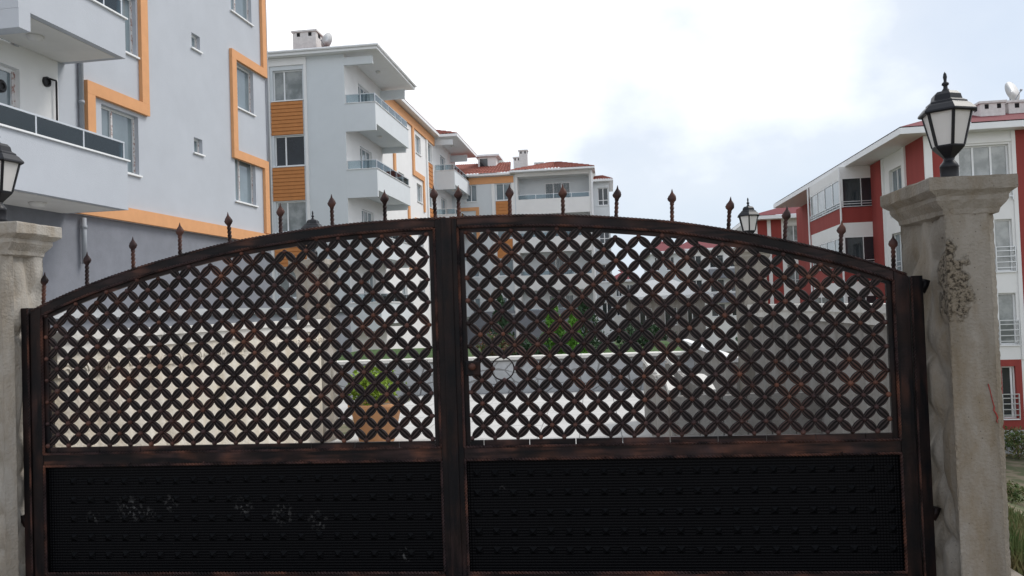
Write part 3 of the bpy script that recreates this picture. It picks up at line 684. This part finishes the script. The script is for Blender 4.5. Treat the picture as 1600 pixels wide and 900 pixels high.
for (a0, a1, z0, z1) in wr:
    if a1-a0 < .6: window(T, a0, a1, z0, z1, A, (), 'glass_blue', tape=True)
    else: window(T, a0, a1, z0, z1, A, (.33,) if a0 > -1 else (.36,), 'glass_blue', tape=True)
for q in wd:
    w_ = window(T, *q, A, (), 'glass_blue', tape=True, sill=False, fw=.09)
MB().loft([[(-.10+x_, -9.72+.13*k*math.cos(a), 6.42+.13*k*math.sin(a)) for a in [2*math.pi*i/16 for i in range(16)]] for x_, k in ((-.04, 1), (.0, 1), (.02, .8), (.02, .5), (-.01, .45))]).build('door_vent', 'black_plastic', A)
MB().loft([[(x_, -8.62+.11*k*math.cos(a), 6.80+.11*k*math.sin(a)) for a in [2*math.pi*i/16 for i in range(16)]] for x_, k in ((.0, 1), (.05, 1), (.06, .7), (.02, .6))]).build('wall_vent', 'black_plastic', A)
MB().tube([(.05, -8.56, 6.88), (.07, -8.40, 6.88), (.07, -8.39, 6.85), (.07, -8.39, 4.4)], .022, 8).build('flue_pipe', 'black_plastic', A, True)
# orange frames, each bar proud of the wall
def bar(a0, a1, z0, z1, d=.10): MB().fbox(T, a0, a1, z0, z1, -.02, d).build('orange_frame', 'orange_paint', A)
bar(-.64, -.36, 6.90, 9.82); bar(-.64, 1.80, 9.823, 10.10); bar(1.52, 1.803, 10.103, 13.0, .098); bar(-.64, 1.74, 6.62, 6.897); bar(1.45, 1.743, 4.40, 6.617, .098)
bar(-7.42, -7.15, 4.38, 6.88); bar(-7.42, -5.03, 6.883, 7.18); bar(-5.33, -5.033, 7.183, 13.6, .098); 
bar(-8.0, 1.75, 4.035, 4.37, .12)
for z0_, z1_ in ((4.37, 14.8), (2.9, 3.95)):
    pp = MB(); pp.tube([(.07, -7.60, z0_), (.07, -7.60, z1_)], .055, 10)
    pp.lathe([(.068, 0), (.068, .08)], 10, (.07, -7.60, z0_+2.2 if z0_ > 4 else 3.7)); pp.build('downpipe', 'pipe_grey', A, True)
MB().tube([(.06, 1.86, 4.0), (.06, 1.86, 15)], .04, 8).build('downpipe', 'pipe_grey', A, True)
# balconies
def balconyA(zb, s0, s1, ptop, glass=True):
    b = MB(); b.box(0.0, 1.36, s0+.15, s1-.15, zb+.003, zb+.18); b.box(1.36, 1.5, s0, s1, zb, ptop); b.box(.002, 1.357, s1-.147, s1-.001, zb, ptop-.002); b.box(.002, 1.357, s0+.001, s0+.147, zb, ptop-.002)
    bo = b.build('balcony', 'grey_stucco', A)
    MB().box(.01, 1.352, s0+.155, s1-.155, zb-.010, zb+.001).build('soffit', 'soffit_white', bo)
    MB().box(1.33, 1.55, s0-.04, s1+.04, ptop+.001, ptop+.035).build('capping', 'white_trim', bo)
    glass_rail(right(1.5), s0+.02, s1-.02, ptop+.05, ptop+.40, bo, 5)
    ceiling_lamp(bo, .72, s1-1.75, zb-.01)
balconyA(4.0, -14.6, -8.05, 5.07); balconyA(7.36, -11.12, -8.03, 8.24); balconyA(10.42, -11.12, -8.03, 11.3)
MB().box(.0, 1.502, -11.115, -10.83, 7.0, 7.358).build('beam', 'grey_stucco', A)

# ------------------------------------------------------------------ building B: white block with orange cladding
Bb = thing('apartment_building', 'white apartment block with orange slat cladding, corner loggias and a dish on its tiled roof', 'building', (-10, 32, 0), RAD(-1.5))
T = front(0); BZ = -2.8
sills = [11.93, 8.755, 5.58, 2.405]
hw = [(-4.92, -3.42, z, z+1.47) for z in sills]+[(-9.5, -7.8, z, z+1.47) for z in sills]
wall(T, -13, -1.34, BZ, 13.97, hw, 'pale_stucco', Bb)
for h in hw: window(T, *h, Bb, (.36,), 'glass_curtain' if h[2] != 8.755 else 'glass_dark')
for k in range(3): slats(T, -5.03, -3.44, sills[k+1]+1.50, sills[k]-.06, Bb, 9)
for a in (-5.20, -3.34): MB().fbox(T, a, a+.13, BZ, 13.6, 0, .07).build('pier', 'white_paint', Bb)
MB().fbox(T, -5.2, -3.21, 13.603, 13.96, 0, .07).build('lintel_band', 'white_paint', Bb)
Ti = right(-1.34)
dh = [(2.1, 4.1, z-.95, z+1.24) for z in sills]; sw = [(13.75, 15.15, z-.03, z+1.15) for z in sills]+[(9.3, 10.6, z-.03, z+1.15) for z in sills]+[(21.2, 23.1, z-.95, z+1.24) for z in sills]+[(17.0, 18.5, z, z+1.3) for z in sills]
wall(Ti, 0, 27, BZ, 13.97, dh+sw, 'white_paint', Bb, name='side_wall')
wall(lambda a, z, d: (a, 27+d, z), -13, -1.34, BZ, 13.97, [], 'white_paint', Bb, name='back_wall')
for h in dh: window(Ti, *h, Bb, (.33, .66), 'glass_blue', sill=False)
for h in sw: window(Ti, *h, Bb, (.5,), 'glass_blue', sill=(h[0] < 20))
def obar(a0, a1, z0, z1, d=.09): MB().fbox(Ti, a0, a1, z0, z1, -.02, d).build('orange_frame', 'orange_paint', Bb)
obar(6.6, 19.1, 13.35, 13.93); obar(12.7, 13.15, 10.6, 13.347, .088); obar(12.7, 15.75, 10.25, 10.597); obar(15.4, 15.753, 8.2, 10.247, .088); obar(8.2, 8.6, 9.4, 13.347, .088); obar(11.2, 11.6, 4.2, 9.2); obar(12.9, 15.8, 7.2, 7.55)
MB().fbox(Ti, 16.55, 16.85, BZ, 13.3, 0, .1).build('pier', 'white_paint', Bb)
for k in range(3): slats(Ti, 17.0, 18.5, sills[k+1]+1.35, sills[k]-.06, Bb, 6)
def loggia(y0, y1, xo):
    for k, z in enumerate(sills):
        pb, pt_ = z-1.70, z-.36
        b = MB(); b.box(-1.338, xo, y0, y0+.14, pb, pt_); b.box(xo-.14, xo-.001, y0+.141, y1, pb+.32, pt_); b.box(-1.338, xo-.142, y0+.142, y1-.002, pb+.40, pb+.55); b.box(-1.338, xo-.142, y1-.16, y1-.004, pb+.1, pb+.398)
        bo = b.build('balcony', 'pale_stucco', Bb)
        MB().box(-1.37, xo+.04, y0-.04, y0+.16, pt_+.001, pt_+.03).box(xo-.16, xo+.04, y0+.161, y1+.04, pt_+.001, pt_+.03).build('capping', 'white_trim', bo)
        glass_rail(front(y0), -1.32, xo-.02, pt_+.05, pt_+.42, bo, 2); glass_rail(right(xo), y0+.1, y1-.05, pt_+.05, pt_+.42, bo, 5)
        ceiling_lamp(bo, (xo-1.3)/2, (y0+y1)/2, pb+.40, .13)
    MB().box(-1.338, xo-.08, y0, y0+.16, 13.42, 13.80).build('beam', 'pale_stucco', Bb); MB().box(-1.338, xo-.12, y1-.16, y1, 13.3, 13.80).build('beam', 'pale_stucco', Bb)
    ceiling_lamp(Bb, (xo-1.3)/2, (y0+y1)/2, 13.96, .13)
loggia(0, 6.15, .14); loggia(19.2, 25.3, .10)
def corrugated_roof(name, pts_lo, pts_hi, m, parent, n=40, amp=.035):
    # pan-tile roof plane between an eave line and a ridge line, with tile waves and courses
    lo0, lo1, hi0, hi1 = [Vector(p) for p in (*pts_lo, *pts_hi)]; mb = MB(); rows = 7; k = n*4
    for j in range(rows+1):
        for e in ((0, 1) if 0 < j < rows else (0,)):
            v = j/rows
            for i in range(k+1):
                u = i/k; p = (lo0.lerp(lo1, u)).lerp(hi0.lerp(hi1, u), v); mb.v.append((p.x, p.y, p.z+amp*math.sin(2*math.pi*i/4)+(.05 if e == 0 and j else 0)*0+(.04 if e else 0)))
    nr = len(mb.v)//(k+1)
    for j in range(nr-1):
        for i in range(k): q = j*(k+1)+i; mb.f.append((q, q+1, q+k+2, q+k+1))
    return mb.build(name, m, parent, False)
ev = MB(); ev.box(-13.4, .42, -.42, 6.85, 13.973, 14.16); ev.box(-13.4, -.85, 6.853, 19.0, 13.973, 14.16); ev.box(-13.4, .40, 19.003, 27.4, 13.973, 14.16)
rf = ev.build('eaves', 'white_trim', Bb)
corrugated_roof('roof', ((-13.4, -.42, 14.2), (.42, -.42, 14.2)), ((-7, 6, 16.1), (-7+.02, 6, 16.1)), 'roof_tile', Bb, 50)
corrugated_roof('roof', ((.42, -.42, 14.2), (.42, 6.85, 14.2)), ((-7, 6, 16.1), (-7, 8, 16.1)), 'roof_tile', Bb, 26)
corrugated_roof('roof', ((-.85, 6.9, 14.2), (-.85, 19, 14.2)), ((-7, 8, 16.1), (-7, 19, 16.1)), 'roof_tile', Bb, 45)
corrugated_roof('roof', ((-13.4, 19.0, 14.2), (.40, 19.0, 14.2)), ((-7, 22, 16.0), (-3, 22, 15.4)), 'roof_tile', Bb, 50)
corrugated_roof('roof', ((.40, 19.0, 14.2), (.40, 27.4, 14.2)), ((-3, 22, 15.4), (-3, 24, 15.4)), 'roof_tile', Bb, 30)
MB().tube([(-13.4, -.48, 14.15), (.48, -.48, 14.15), (.48, 6.85, 14.15)], .06, 6).build('gutter', 'white_trim', rf)
def chimney(parent, x0, x1, y0, y1, z0, z1):
    c_ = MB().box(x0, x1, y0, y1, z0, z1-.09).build('chimney', 'chimney_plaster', parent)
    MB().box(x0-.06, x1+.06, y0-.06, y1+.06, z1-.088, z1).build('cap', 'chimney_plaster', c_)
    w_ = (x1-x0)
    for f_ in (.18, .68): MB().box(x0+w_*f_, x0+w_*f_+.16*min(1, w_), y0-.008, y0+.1, z1-.30, z1-.12).build('flue_opening', 'dark_void', c_)
    MB().box(x1-.1, x1+.008, y0+.3*(y1-y0), y0+.6*(y1-y0), z1-.30, z1-.12).build('flue_opening', 'dark_void', c_)
    MB().box(x0-.008, x0+.1, y0+.3*(y1-y0), y0+.6*(y1-y0), z1-.30, z1-.12).build('flue_opening', 'dark_void', c_)
chimney(Bb, -4.05, -2.88, .5, 1.5, 14.1, 15.45)
def dish(label, loc, r, rz, tilt, m='dish_white'):
    t = thing('satellite_dish', label, 'satellite dish', loc, rz, 'rooftop satellite dishes'); mb = MB()
    M = Matrix.Translation((0, 0, r*1.1)) @ Matrix.Rotation(tilt, 4, 'X')
    rings = [[M @ Vector((r*k*math.cos(a), -.25*r*(k*k)+.1*r, r*k*1.08*math.sin(a))) for a in [2*math.pi*i/24 for i in range(24)]] for k in (1, .85, .6, .3, .02)]
    rings += [[M @ Vector((r*k*math.cos(a), -.25*r*(k*k)+.1*r+.02, r*k*1.08*math.sin(a))) for a in [2*math.pi*i/24 for i in range(24)]] for k in (.02, .5, .98)]
    mb.loft(rings); mb.build('reflector', m, t, True)
    MB().tube([(0, .12*r, -.25), (0, .14*r, r*1.1)], .03, 8).build('mast', 'pipe_grey', t)
    MB().tube([M @ Vector((0, -.1*r, -r)), M @ Vector((0, -.95*r, -.35*r))], .018, 6).build('feed_arm', 'pipe_grey', t)
    MB().tube([M @ Vector((0, -.9*r, -.38*r)), M @ Vector((0, -1.05*r, -.25*r))], .045, 8).build('receiver', 'pipe_grey', t)
dish('grey satellite dish beside the chimney of the orange-clad block', (-12.30, 32.6, 14.42), .38, RAD(-28), RAD(-8))

# ------------------------------------------------------------------ building C: far block with red tiled roof
C = thing('apartment_building', 'far white block with a wide glazed loggia under a red tiled roof', 'building', (0, 57, 0), RAD(-1.5))
T = front(0)
fl = [10.08, 7.1, 4.12, 1.14]
hc = [(-7.17, -5.97, z, z+1.32) for z in fl]+[(-9.6, -8.7, z, z+1.32) for z in fl]
lg = [(-5.45, .15, z+.27-1.25+.35, z+1.75) for z in fl]
wall(T, -16, -5.6, 1.37, 12.0, hc, 'pale_stucco', C); wall(T, -5.6, .40, 1.37, 12.1, lg, 'white_paint', C, rev=1.4)
wall(T, -16, .40, -3, 1.37, [], 'dark_stucco', C, name='plinth_wall')
wall(front(1.4), -5.6, .40, 1.37, 12.1, [], 'pale_stucco', C, name='loggia_wall')
for h in hc: window(T, *h, C, (.5,), 'glass_blue')
for z in fl:
    window(front(1.4), -3.4, -1.4, z-.6, z+1.35, C, (.33, .66), 'glass_blue', d=.03, sill=False)
    b = MB().fbox(T, -5.45, .15, z-.87, z-.05, -.16, -.004).build('balcony', 'white_paint', C); glass_rail(T, -5.44, .14, z-.03, z+.30, b, 4, -.1, -.08)
slats(T, -7.2, -5.97, 8.5, 10.0, C, 6); slats(T, -7.2, -5.97, 5.5, 7.0, C, 6)
MB().fbox(T, -10.5, -5.75, 11.42, 11.95, 0, .05).build('orange_band', 'orange_paint', C)
for a in (-7.50, -5.93): MB().fbox(T, a, a+.24, -3, 11.4, 0, .08).build('pier', 'white_paint', C)
o_ = MB(); o_.fbox(T, -10.1, -8.55, 9.35, 9.62, 0, .08); o_.fbox(T, -8.8, -8.55, 6.5, 9.347, 0, .08); o_.build('orange_frame', 'orange_paint', C)
hr = [(.78, 1.58, z-.75, z+.62) for z in fl]
wall(front(.4), .40, 1.66, -3, 11.15, hr, 'pale_stucco', C, name='wing_wall'); wall(right(1.66), .4, 8, -3, 11.15, [], 'white_paint', C, name='wing_wall')
wall(right(.402), 0, .4, -3, 12.1, [], 'white_paint', C, name='return_wall')
for h in hr: window(front(.4), *h, C, (.5,), 'glass_dark', transom=h[2]+.4)
e = MB(); e.box(-16.5, -5.95, -.5, 6, 12.003, 12.16); e.box(-5.95, .62, -.75, 6, 12.103, 12.24); e.box(.45, 2.0, -.1, 6, 11.153, 11.30); ce = e.build('eaves', 'white_trim', C)
corrugated_roof('roof', ((-16.5, -.5, 12.2), (-5.9, -.5, 12.2)), ((-14, 5, 14.0), (-6.5, 5, 14.0)), 'roof_tile', C, 40, .03)
corrugated_roof('roof', ((-6.0, -.75, 12.27), (.62, -.75, 12.27)), ((-2.9, 2.5, 13.3), (-2.4, 2.5, 13.3)), 'roof_tile', C, 26, .04)
corrugated_roof('roof', ((.62, -.75, 12.27), (.62, 6, 12.27)), ((-2.4, 2.5, 13.3), (-2.4, 5, 13.3)), 'roof_tile', C, 26, .04)
corrugated_roof('roof', ((.45, -.1, 11.32), (2.0, -.1, 11.32)), ((.5, 2, 11.9), (1.2, 2, 11.9)), 'roof_tile', C, 8, .04)
chimney(C, -5.3, -4.65, .5, 1.1, 12.2, 14.05); chimney(C, -5.95, -5.4, 2.2, 2.7, 12.5, 13.85); chimney(C, -4.3, -3.6, 3, 3.5, 12.5, 13.45)
MB().tube([(.34, -.1, 12.0), (.34, -.1, -2)], .09, 8).build('downpipe', 'white_trim', C)
d_ = MB(); d_.box(-9.0, -7.5, 3.0, 6, 12.5, 14.15); dm = d_.build('dormer', 'white_paint', C); MB().box(-9.2, -7.2, 2.7, 6.2, 14.153, 14.30).build('dormer_roof', 'white_trim', dm); MB().box(-8.85, -8.2, 2.985, 3.01, 13.35, 14.0).build('dormer_window', 'glass_dark', dm)
for x, z in ((-2, 10.7),): pass

# ------------------------------------------------------------------ building D: red and white block on the right
D = thing('apartment_building', 'red and white block with an enclosed balcony behind the stained gate pillar', 'building', (14, 27, 0), RAD(-3.0))
T = front(0); DZ = -4.6
hd_ = [(.08, 1.84, 5.89, 7.12), (1.22, 1.83, 2.32, 4.28), (1.22, 1.83, -.44, 1.50), (-.1, .75, 2.32, 4.28), (-.1, .75, -.44, 1.5), (1.22, 1.70, -3.2, -1.25)]
wall(T, -.10-.25, 2.07, -1.0, 7.62, hd_[:5], 'white_paint', D)
wall(T, -1.163, -.35, -1.0, 7.62, [], 'red_paint', D, name='red_wall'); wall(T, 2.07, 9, -1.0, 7.62, [(3, 4.6, z, z+1.4) for z in (5.7, 2.9, .1)], 'red_paint', D, name='red_wall')
wall(T, -1.163, 1.92, -3.63, -1.0, [hd_[5]], 'red_paint', D, name='red_wall'); wall(T, 1.92, 9, -3.63, -1.0, [], 'white_paint', D); wall(T, -1.163, 9, DZ, -3.63, [], 'stone_grey', D, name='plinth_wall')
MB().fbox(T, -1.16, -.88, -3.6, 7.6, -.02, .06).build('pier', 'white_paint', D)
for a in (-.35, 1.93): MB().fbox(T, a, a+.14, -1, 7.6, -.02, .05).build('pier', 'white_paint', D)
MB().fbox(T, -.2, 1.92, 7.2, 7.3, 0, .05).build('lintel_band', 'white_paint', D)
window(T, *hd_[0], D, (.30, .66), 'glass_curtain', sill=True)
for h in hd_[1:5]: window(T, *h, D, (), 'glass_curtain', sill=True)
window(T, *hd_[5], D, (.75,), 'glass_dark', sill=True)
for z in (5.7, 2.9, .1): window(T, 3, 4.6, z, z+1.4, D, (.5,), 'glass_curtain')
for (a0, a1, z0) in ((1.18, 1.88, 2.32), (1.18, 1.88, -.44), (-.14, .8, 2.32), (-.14, .8, -.44), (1.15, 1.76, -3.2), (0.02, 1.9, 5.0)):
    r_ = MB()
    for q in (.12, .33, .54, .75, .9): r_.fbox(T, a0, a1, z0+q, z0+q+.03, .06, .09)
    for a in (a0, a1-.03): r_.fbox(T, a, a+.03, z0, z0+.93, .03, .094)
    r_.build('balustrade', 'aluminium', D)
Ts = left(-1.163)
hs = [(2.62, 4.2, z, z+2.05) for z in (4.9, 2.16, -.58)]
wall(Ts, 0, 2.0, DZ, 7.62, [], 'red_paint', D, name='red_wall'); wall(Ts, 2.0, 5.02, DZ, 7.62, hs, 'white_paint', D, name='side_wall'); wall(Ts, 5.02, 24, DZ, 7.62, [], 'red_paint', D, name='red_wall')
for h in hs:
    window(Ts, *h, D, (.55,), 'glass_blue', sill=False)
    r_ = MB()
    for q in (.2, .4, .6, .8): r_.fbox(Ts, h[0], h[1], h[2]+q, h[2]+q+.03, .05, .08)
    r_.build('balustrade', 'aluminium', D)
for a in (2.0, 4.85): MB().fbox(Ts, a, a+.17, -4, 7.6, -.02, .08).build('pier', 'white_paint', D)
# enclosed balcony stack
Tf = front(6.49); Tb = left(-2.585)
MB().box(-1.27, -1.162, 5.03, 6.49, DZ, 7.6).build('pier', 'red_paint', D)
for z in (5.0, 2.26, -.48, -3.22):
    b = MB(); b.box(-2.585, -1.165, 6.49, 13.1, z, z+.72); bo = b.build('balcony', 'red_paint', D)
    MB().box(-2.583, -1.167, 6.492, 13.098, z-.62, z-.003).build('slab_band', 'white_paint', bo)
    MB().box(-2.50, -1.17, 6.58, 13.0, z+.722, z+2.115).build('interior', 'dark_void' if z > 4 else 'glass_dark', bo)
    g_ = MB(); g_.fbox(Tf, -2.58, -1.17, z+2.05, z+2.118, -.07, -.003); g_.fbox(Tf, -2.58, -2.51, z+.722, z+2.05, -.07, -.003); g_.fbox(Tf, -1.24, -1.17, z+.722, z+2.05, -.07, -.003); g_.fbox(Tf, -1.72, -1.69, z+.75, z+2.05, -.07, -.012)
    for a in (6.6, 8.2, 9.8, 11.4, 13.0): g_.fbox(Tb, a-.04, a+.04, z+.722, z+2.05, -.07, -.003)
    g_.fbox(Tb, 6.56, 13.08, z+2.05, z+2.115, -.07, -.003); fr = g_.build('glazing_frame', 'white_trim', bo)
    for i, a in enumerate((6.64, 8.24, 9.84, 11.44)):
        MB().fbox(Tb, a, a+1.52, z+.725, z+2.05, -.05, -.03).build('pane', 'glass_curtain' if i >= 2 else 'glass_blue', fr)
    MB().fbox(Tf, -2.50, -1.73, z+.725, z+2.05, -.05, -.03).build('pane', 'glass_dark', fr); MB().fbox(Tf, -1.68, -1.25, z+.725, z+2.05, -.05, -.03).build('pane', 'glass_dark', fr)
    r_ = MB()
    for q in (.74, .86, .97): r_.fbox(Tb, 6.5, 13.1, z+q, z+q+.03, .02, .05); r_.fbox(Tf, -2.6, -1.2, z+q, z+q+.03, .02, .05)
    for i in range(10): r_.fbox(Tb, 6.52+i*.72, 6.55+i*.72, z+.72, z+.97, .018, .052)
    r_.build('balustrade', 'aluminium', bo)
MB().box(-2.585, -1.165, 6.49, 13.1, 7.12, 7.62).build('top_band', 'white_paint', D)
MB().tube([(-2.66, 6.42, 7.6), (-2.66, 6.42, -4)], .045, 8).build('downpipe', 'white_trim', D); MB().tube([(-2.66, 13.16, 7.6), (-2.66, 13.16, -4)], .045, 8).build('downpipe', 'white_trim', D)
e = MB(); 
for i in range(1):
    e.hexa([(-2.16, -.05, 7.625), (10, -.05, 7.625), (10, 24, 7.625), (-3.35, 24, 8.2), (-2.16, -.05, 7.86), (10, -.05, 7.86), (10, 24, 7.86), (-3.35, 24, 8.45)])
e = MB(); e.hexa([(-2.16, 0-.6, 7.625), (10, -.6, 7.625), (10, 22.5, 7.625), (-2.90, 22.5, 7.625), (-2.16, -.6, 7.86), (10, -.6, 7.86), (10, 22.5, 7.86), (-2.90, 22.5, 7.86)])
de = e.build('eaves', 'white_trim', D)
MB().quad((-2.16, -.6, 7.90), (10, -.6, 7.90), (10, 6, 9.95), (3.2, 6, 9.95)).quad((-2.16, -.6, 7.90), (3.2, 6, 9.95), (3.2, 15, 9.95), (-2.9, 22.5, 7.90)).build('roof', 'red_roof', D)
chimney(D, 1.42, 2.32, 1.2, 2.1, 8.2, 9.05); chimney(D, 2.62, 3.9, 1.6, 2.6, 8.3, 9.1)
dish('white satellite dish on the chimney of the red and white block', (17.05, 28.9, 9.1), .40, RAD(28), RAD(-14))

# building E behind D, and the far blocks
E_ = thing('apartment_building', 'red and white block farther back with a low hipped red roof', 'building', (14, 54, 0), RAD(-3))
T = front(0)
wall(T, -.23, 6, -4.6, 7.3, [(.05, 1.75, z, z+1.55) for z in (5.3, 2.5, -.3)], 'white_paint', E_); wall(T, -1.9, -.23, -4.6, 7.3, [], 'red_paint', E_, name='red_wall')
for z in (5.3, 2.5, -.3):
    window(T, .05, 1.75, z, z+1.55, E_, (.33, .66), 'glass_curtain'); r_ = MB()
    for q in (.2, .4): r_.fbox(T, 0, 1.8, z+q, z+q+.04, .05, .1)
    r_.build('balustrade', 'aluminium', E_)
MB().fbox(T, -1.22, -.97, -4.6, 7.3, 0, .06).build('pier', 'white_paint', E_)
wall(left(-1.9), 0, 12, -4.6, 7.3, [(3, 4.5, 5.3, 6.8), (3, 4.5, 2.5, 4)], 'white_paint', E_, name='side_wall')
for z in (5.3, 2.5): window(left(-1.9), 3, 4.5, z, z+1.5, E_, (.5,), 'glass_dark')
MB().box(-2.6, 7, -.8, 13, 7.303, 7.55).build('eaves', 'white_trim', E_)
MB().quad((-2.6, -.8, 7.58), (7, -.8, 7.58), (7, 5, 9.4), (3.5, 5, 9.4)).quad((-2.6, -.8, 7.58), (3.5, 5, 9.4), (3.5, 9, 9.4), (-2.6, 13, 7.58)).build('roof', 'red_roof', E_)
def far_block(label, x0, x1, y, z1, m, cols, roofm, fz, dz=2.8, glass='glass_dark', group=None):
    t = thing('apartment_building', label, 'building', (x0, y, 0)); W = x1-x0; hl = []
    for z in fz:
        for (a, b) in cols: hl.append((a, b, z, z+dz*.5))
    wall(front(0), 0, W, -4, z1, hl, m, t); wall(left(0), 0, 10, -4, z1, [], m, t, name='side_wall'); wall(right(W), 0, 10, -4, z1, [], m, t, name='side_wall')
    for h in hl: window(front(0), *h, t, (.5,), glass, sill=True)
    MB().box(-.6, W+.6, -.6, 10.6, z1+.003, z1+.25).build('eaves', 'white_trim', t)
    MB().quad((-.6, -.6, z1+.27), (W+.6, -.6, z1+.27), (W-2, 5, z1+1.7), (2, 5, z1+1.7)).quad((-.6, -.6, z1+.27), (2, 5, z1+1.7), (2, 6, z1+1.7), (-.6, 10.6, z1+.27)).quad((W+.6, -.6, z1+.27), (W-2, 5, z1+1.7), (W-2, 6, z1+1.7), (W+.6, 10.6, z1+.27)).build('roof', roofm, t)
    return t
t = far_block('distant white block with dark windows, dark balconies and a dull red roof', 9.8, 17.6, 85, 7.2, 'white_paint', ((1.2, 2.5), (3.4, 4.9), (5.6, 7.0)), 'red_roof', (5.3, 2.6, -.1))
for z in (5.0, 2.3):
    b = MB().box(3.2, 7.2, -1.2, -.003, z-.9, z+.1).build('balcony', 'dark_stucco', t)
far_block('distant grey and white block with narrow twin windows beside the dark-balconied one', 6.2, 9.2, 78, 6.6, 'pale_stucco', ((.4, .9), (1.6, 2.4)), 'red_roof', (4.9, 2.5, .1))
far_block('small distant cream house with a red roof beside the white loggia block', 2.6, 5.6, 95, 4.4, 'chimney_plaster', ((.5, 1.2), (1.8, 2.6)), 'red_roof', (2.6, .2))
far_block('long low grey terrace behind the lawn at the end of the view', 3.2, 9.0, 60, 1.9, 'wall_grey', ((.6, 1.6), (2.6, 3.6), (4.4, 5.2)), 'stone_grey', (-.2,))

# ------------------------------------------------------------------ planting
def leaves(mb, c0, rx, ry, rz, n, sz, shape='ellipsoid', up=.3):
    for _ in range(n):
        if shape == 'cone':
            v = random.random()**1.3; th = random.uniform(0, 2*math.pi); q = random.random()**.35*(1-v)**.75*(1+.25*math.sin(5*th+v*9))
            p = Vector((c0[0]+rx*q*math.cos(th), c0[1]+ry*q*math.sin(th), c0[2]+rz*v))
        else:
            d = Vector((random.gauss(0, 1), random.gauss(0, 1), random.gauss(0, 1))).normalized(); q = random.random()**.4*(1+.35*noise.noise(d*2.3+Vector(c0)))
            p = Vector((c0[0]+rx*d.x*q, c0[1]+ry*d.y*q, c0[2]+rz*d.z*q))
        a = Vector((random.gauss(0, 1), random.gauss(0, 1), random.gauss(0, 1)+up)).normalized()*sz*random.uniform(.6, 1.3); b = a.cross(Vector((random.gauss(0, 1), random.gauss(0, 1), random.gauss(0, 1)))).normalized()*a.length*.42
        mb.add([p-a, p+b, p+a, p-b], [(0, 1, 2, 3)])
def thuja(label, x, y, z, r, h, m, group='conifers on the lawn'):
    t = thing('thuja_tree', label, 'tree', (x, y, z), 0, group)
    MB().tube([(0, 0, -.05), (.01, 0, h*.5), (0, 0, h*.85)], .04, 7).build('trunk', 'bark', t)
    mb = MB(); leaves(mb, (0, 0, .05), r, r, h, 2200, .045, 'cone', 1.2); mb.build('crown', m, t)
thuja('dark slender conifer on the lawn next to the reddish bush', -1.95, 12.3, .5, .33, 1.35, 'leaf_dark')
thuja('bright green conifer on the lawn, the taller of the bright pair', -.80, 11.9, .5, .34, 1.15, 'leaf_bright')
thuja('bright green conifer on the lawn, the shorter of the bright pair', -.38, 11.5, .5, .24, .98, 'leaf_bright')
thuja('dark broad conifer on the lawn behind the bright pair', -.15, 13.6, .5, .50, 1.25, 'leaf_dark')
thuja('dark green conifer standing behind the far pillar of the grey board wall', 2.75, 9.2, -.3, .55, 2.0, 'leaf_dark')
def bush(label, x, y, z, r, h, m, n=900, sz=.05):
    t = thing('bush', label, 'bush', (x, y, z)); mb = MB()
    for k in range(5): a = k*1.3; mb.tube([(0, 0, -.05), (r*.3*math.cos(a), r*.3*math.sin(a), h*.4), (r*.6*math.cos(a), r*.6*math.sin(a), h*.75)], .012, 5)
    mb.build('stem', 'bark', t); l = MB(); leaves(l, (0, 0, h*.55), r, r, h*.5, n, sz); l.build('foliage', m, t)
bush('low reddish bush on the lawn behind the stone wall', -1.9, 11.0, .5, .45, .55, 'leaf_red')
bush('low green bush on the lawn beside the bright conifers', -1.25, 11.2, .5, .35, .42, 'leaf_dark')
bush('low dark hedge bush at the far edge of the lawn', 1.2, 15.5, .5, .8, .55, 'leaf_dark', 1500, .06)
# terracotta pot with a lime shrub standing on the driveway
px_, py_ = -2.62, 4.75
t = thing('plant_pot', 'wide terracotta pot standing on the pale driveway paving', 'pot', (px_, py_, .004))
MB().lathe([(.20, 0), (.21, .02), (.30, .40), (.33, .41), (.335, .47), (.30, .475), (.28, .42), (.05, .41)], 28).build('pot_body', 'terracotta', t, True)
MB().lathe([(.285, .40), (.28, .43), (.1, .44)], 20).build('soil', 'dirt', t)
t = thing('shrub', 'lime green shrub growing in the terracotta pot', 'shrub', (px_, py_, .43)); mb = MB()
for k in range(6): a = k*1.05; mb.tube([(0, 0, 0), (.06*math.cos(a), .06*math.sin(a), .12), (.16*math.cos(a), .16*math.sin(a), .28)], .008, 5)
mb.build('stem', 'bark', t); l = MB(); leaves(l, (-.03, 0, .25), .33, .3, .22, 1500, .035); l.build('foliage', 'leaf_lime', t)
# weeds on the bank right of the pillar
mb = MB()
for _ in range(26000):
    y = .2+17*random.random()**1.5; x = 2.3+random.random()**1.2*(1.2+y*.72)
    if noise.noise(Vector((x*.9, y*.9, 0))) < -.25: continue
    z = H(x, y); hgt = random.uniform(.05, .22)*(1+.6*noise.noise(Vector((x*.5, y*.5, 3)))); a = random.uniform(0, 6.28); wv = .006+.004*random.random()+y*.0012; lx, ly = hgt*random.uniform(-.5, .5), hgt*random.uniform(-.5, .5)
    mb.add([(x-wv*math.cos(a), y-wv*math.sin(a), z-.02), (x+wv*math.cos(a), y+wv*math.sin(a), z-.02), (x+lx, y+ly, z+hgt)], [(0, 1, 2)])
mb.build('grass', 'grass_green', None, kind='stuff')
COL.objects['grass']['label'] = 'dry and green weeds on the bank beside the stained gate pillar'; COL.objects['grass']['category'] = 'grass'
bush('dark weedy bush against the plinth of the red and white block', 15.2, 26.0, -4.5, .7, 1.1, 'grass_green', 900, .07)
bush('straggly dark bush on the bank below the red wall', 11.5, 19.5, -4.5, .8, .6, 'grass_green', 1100, .06)
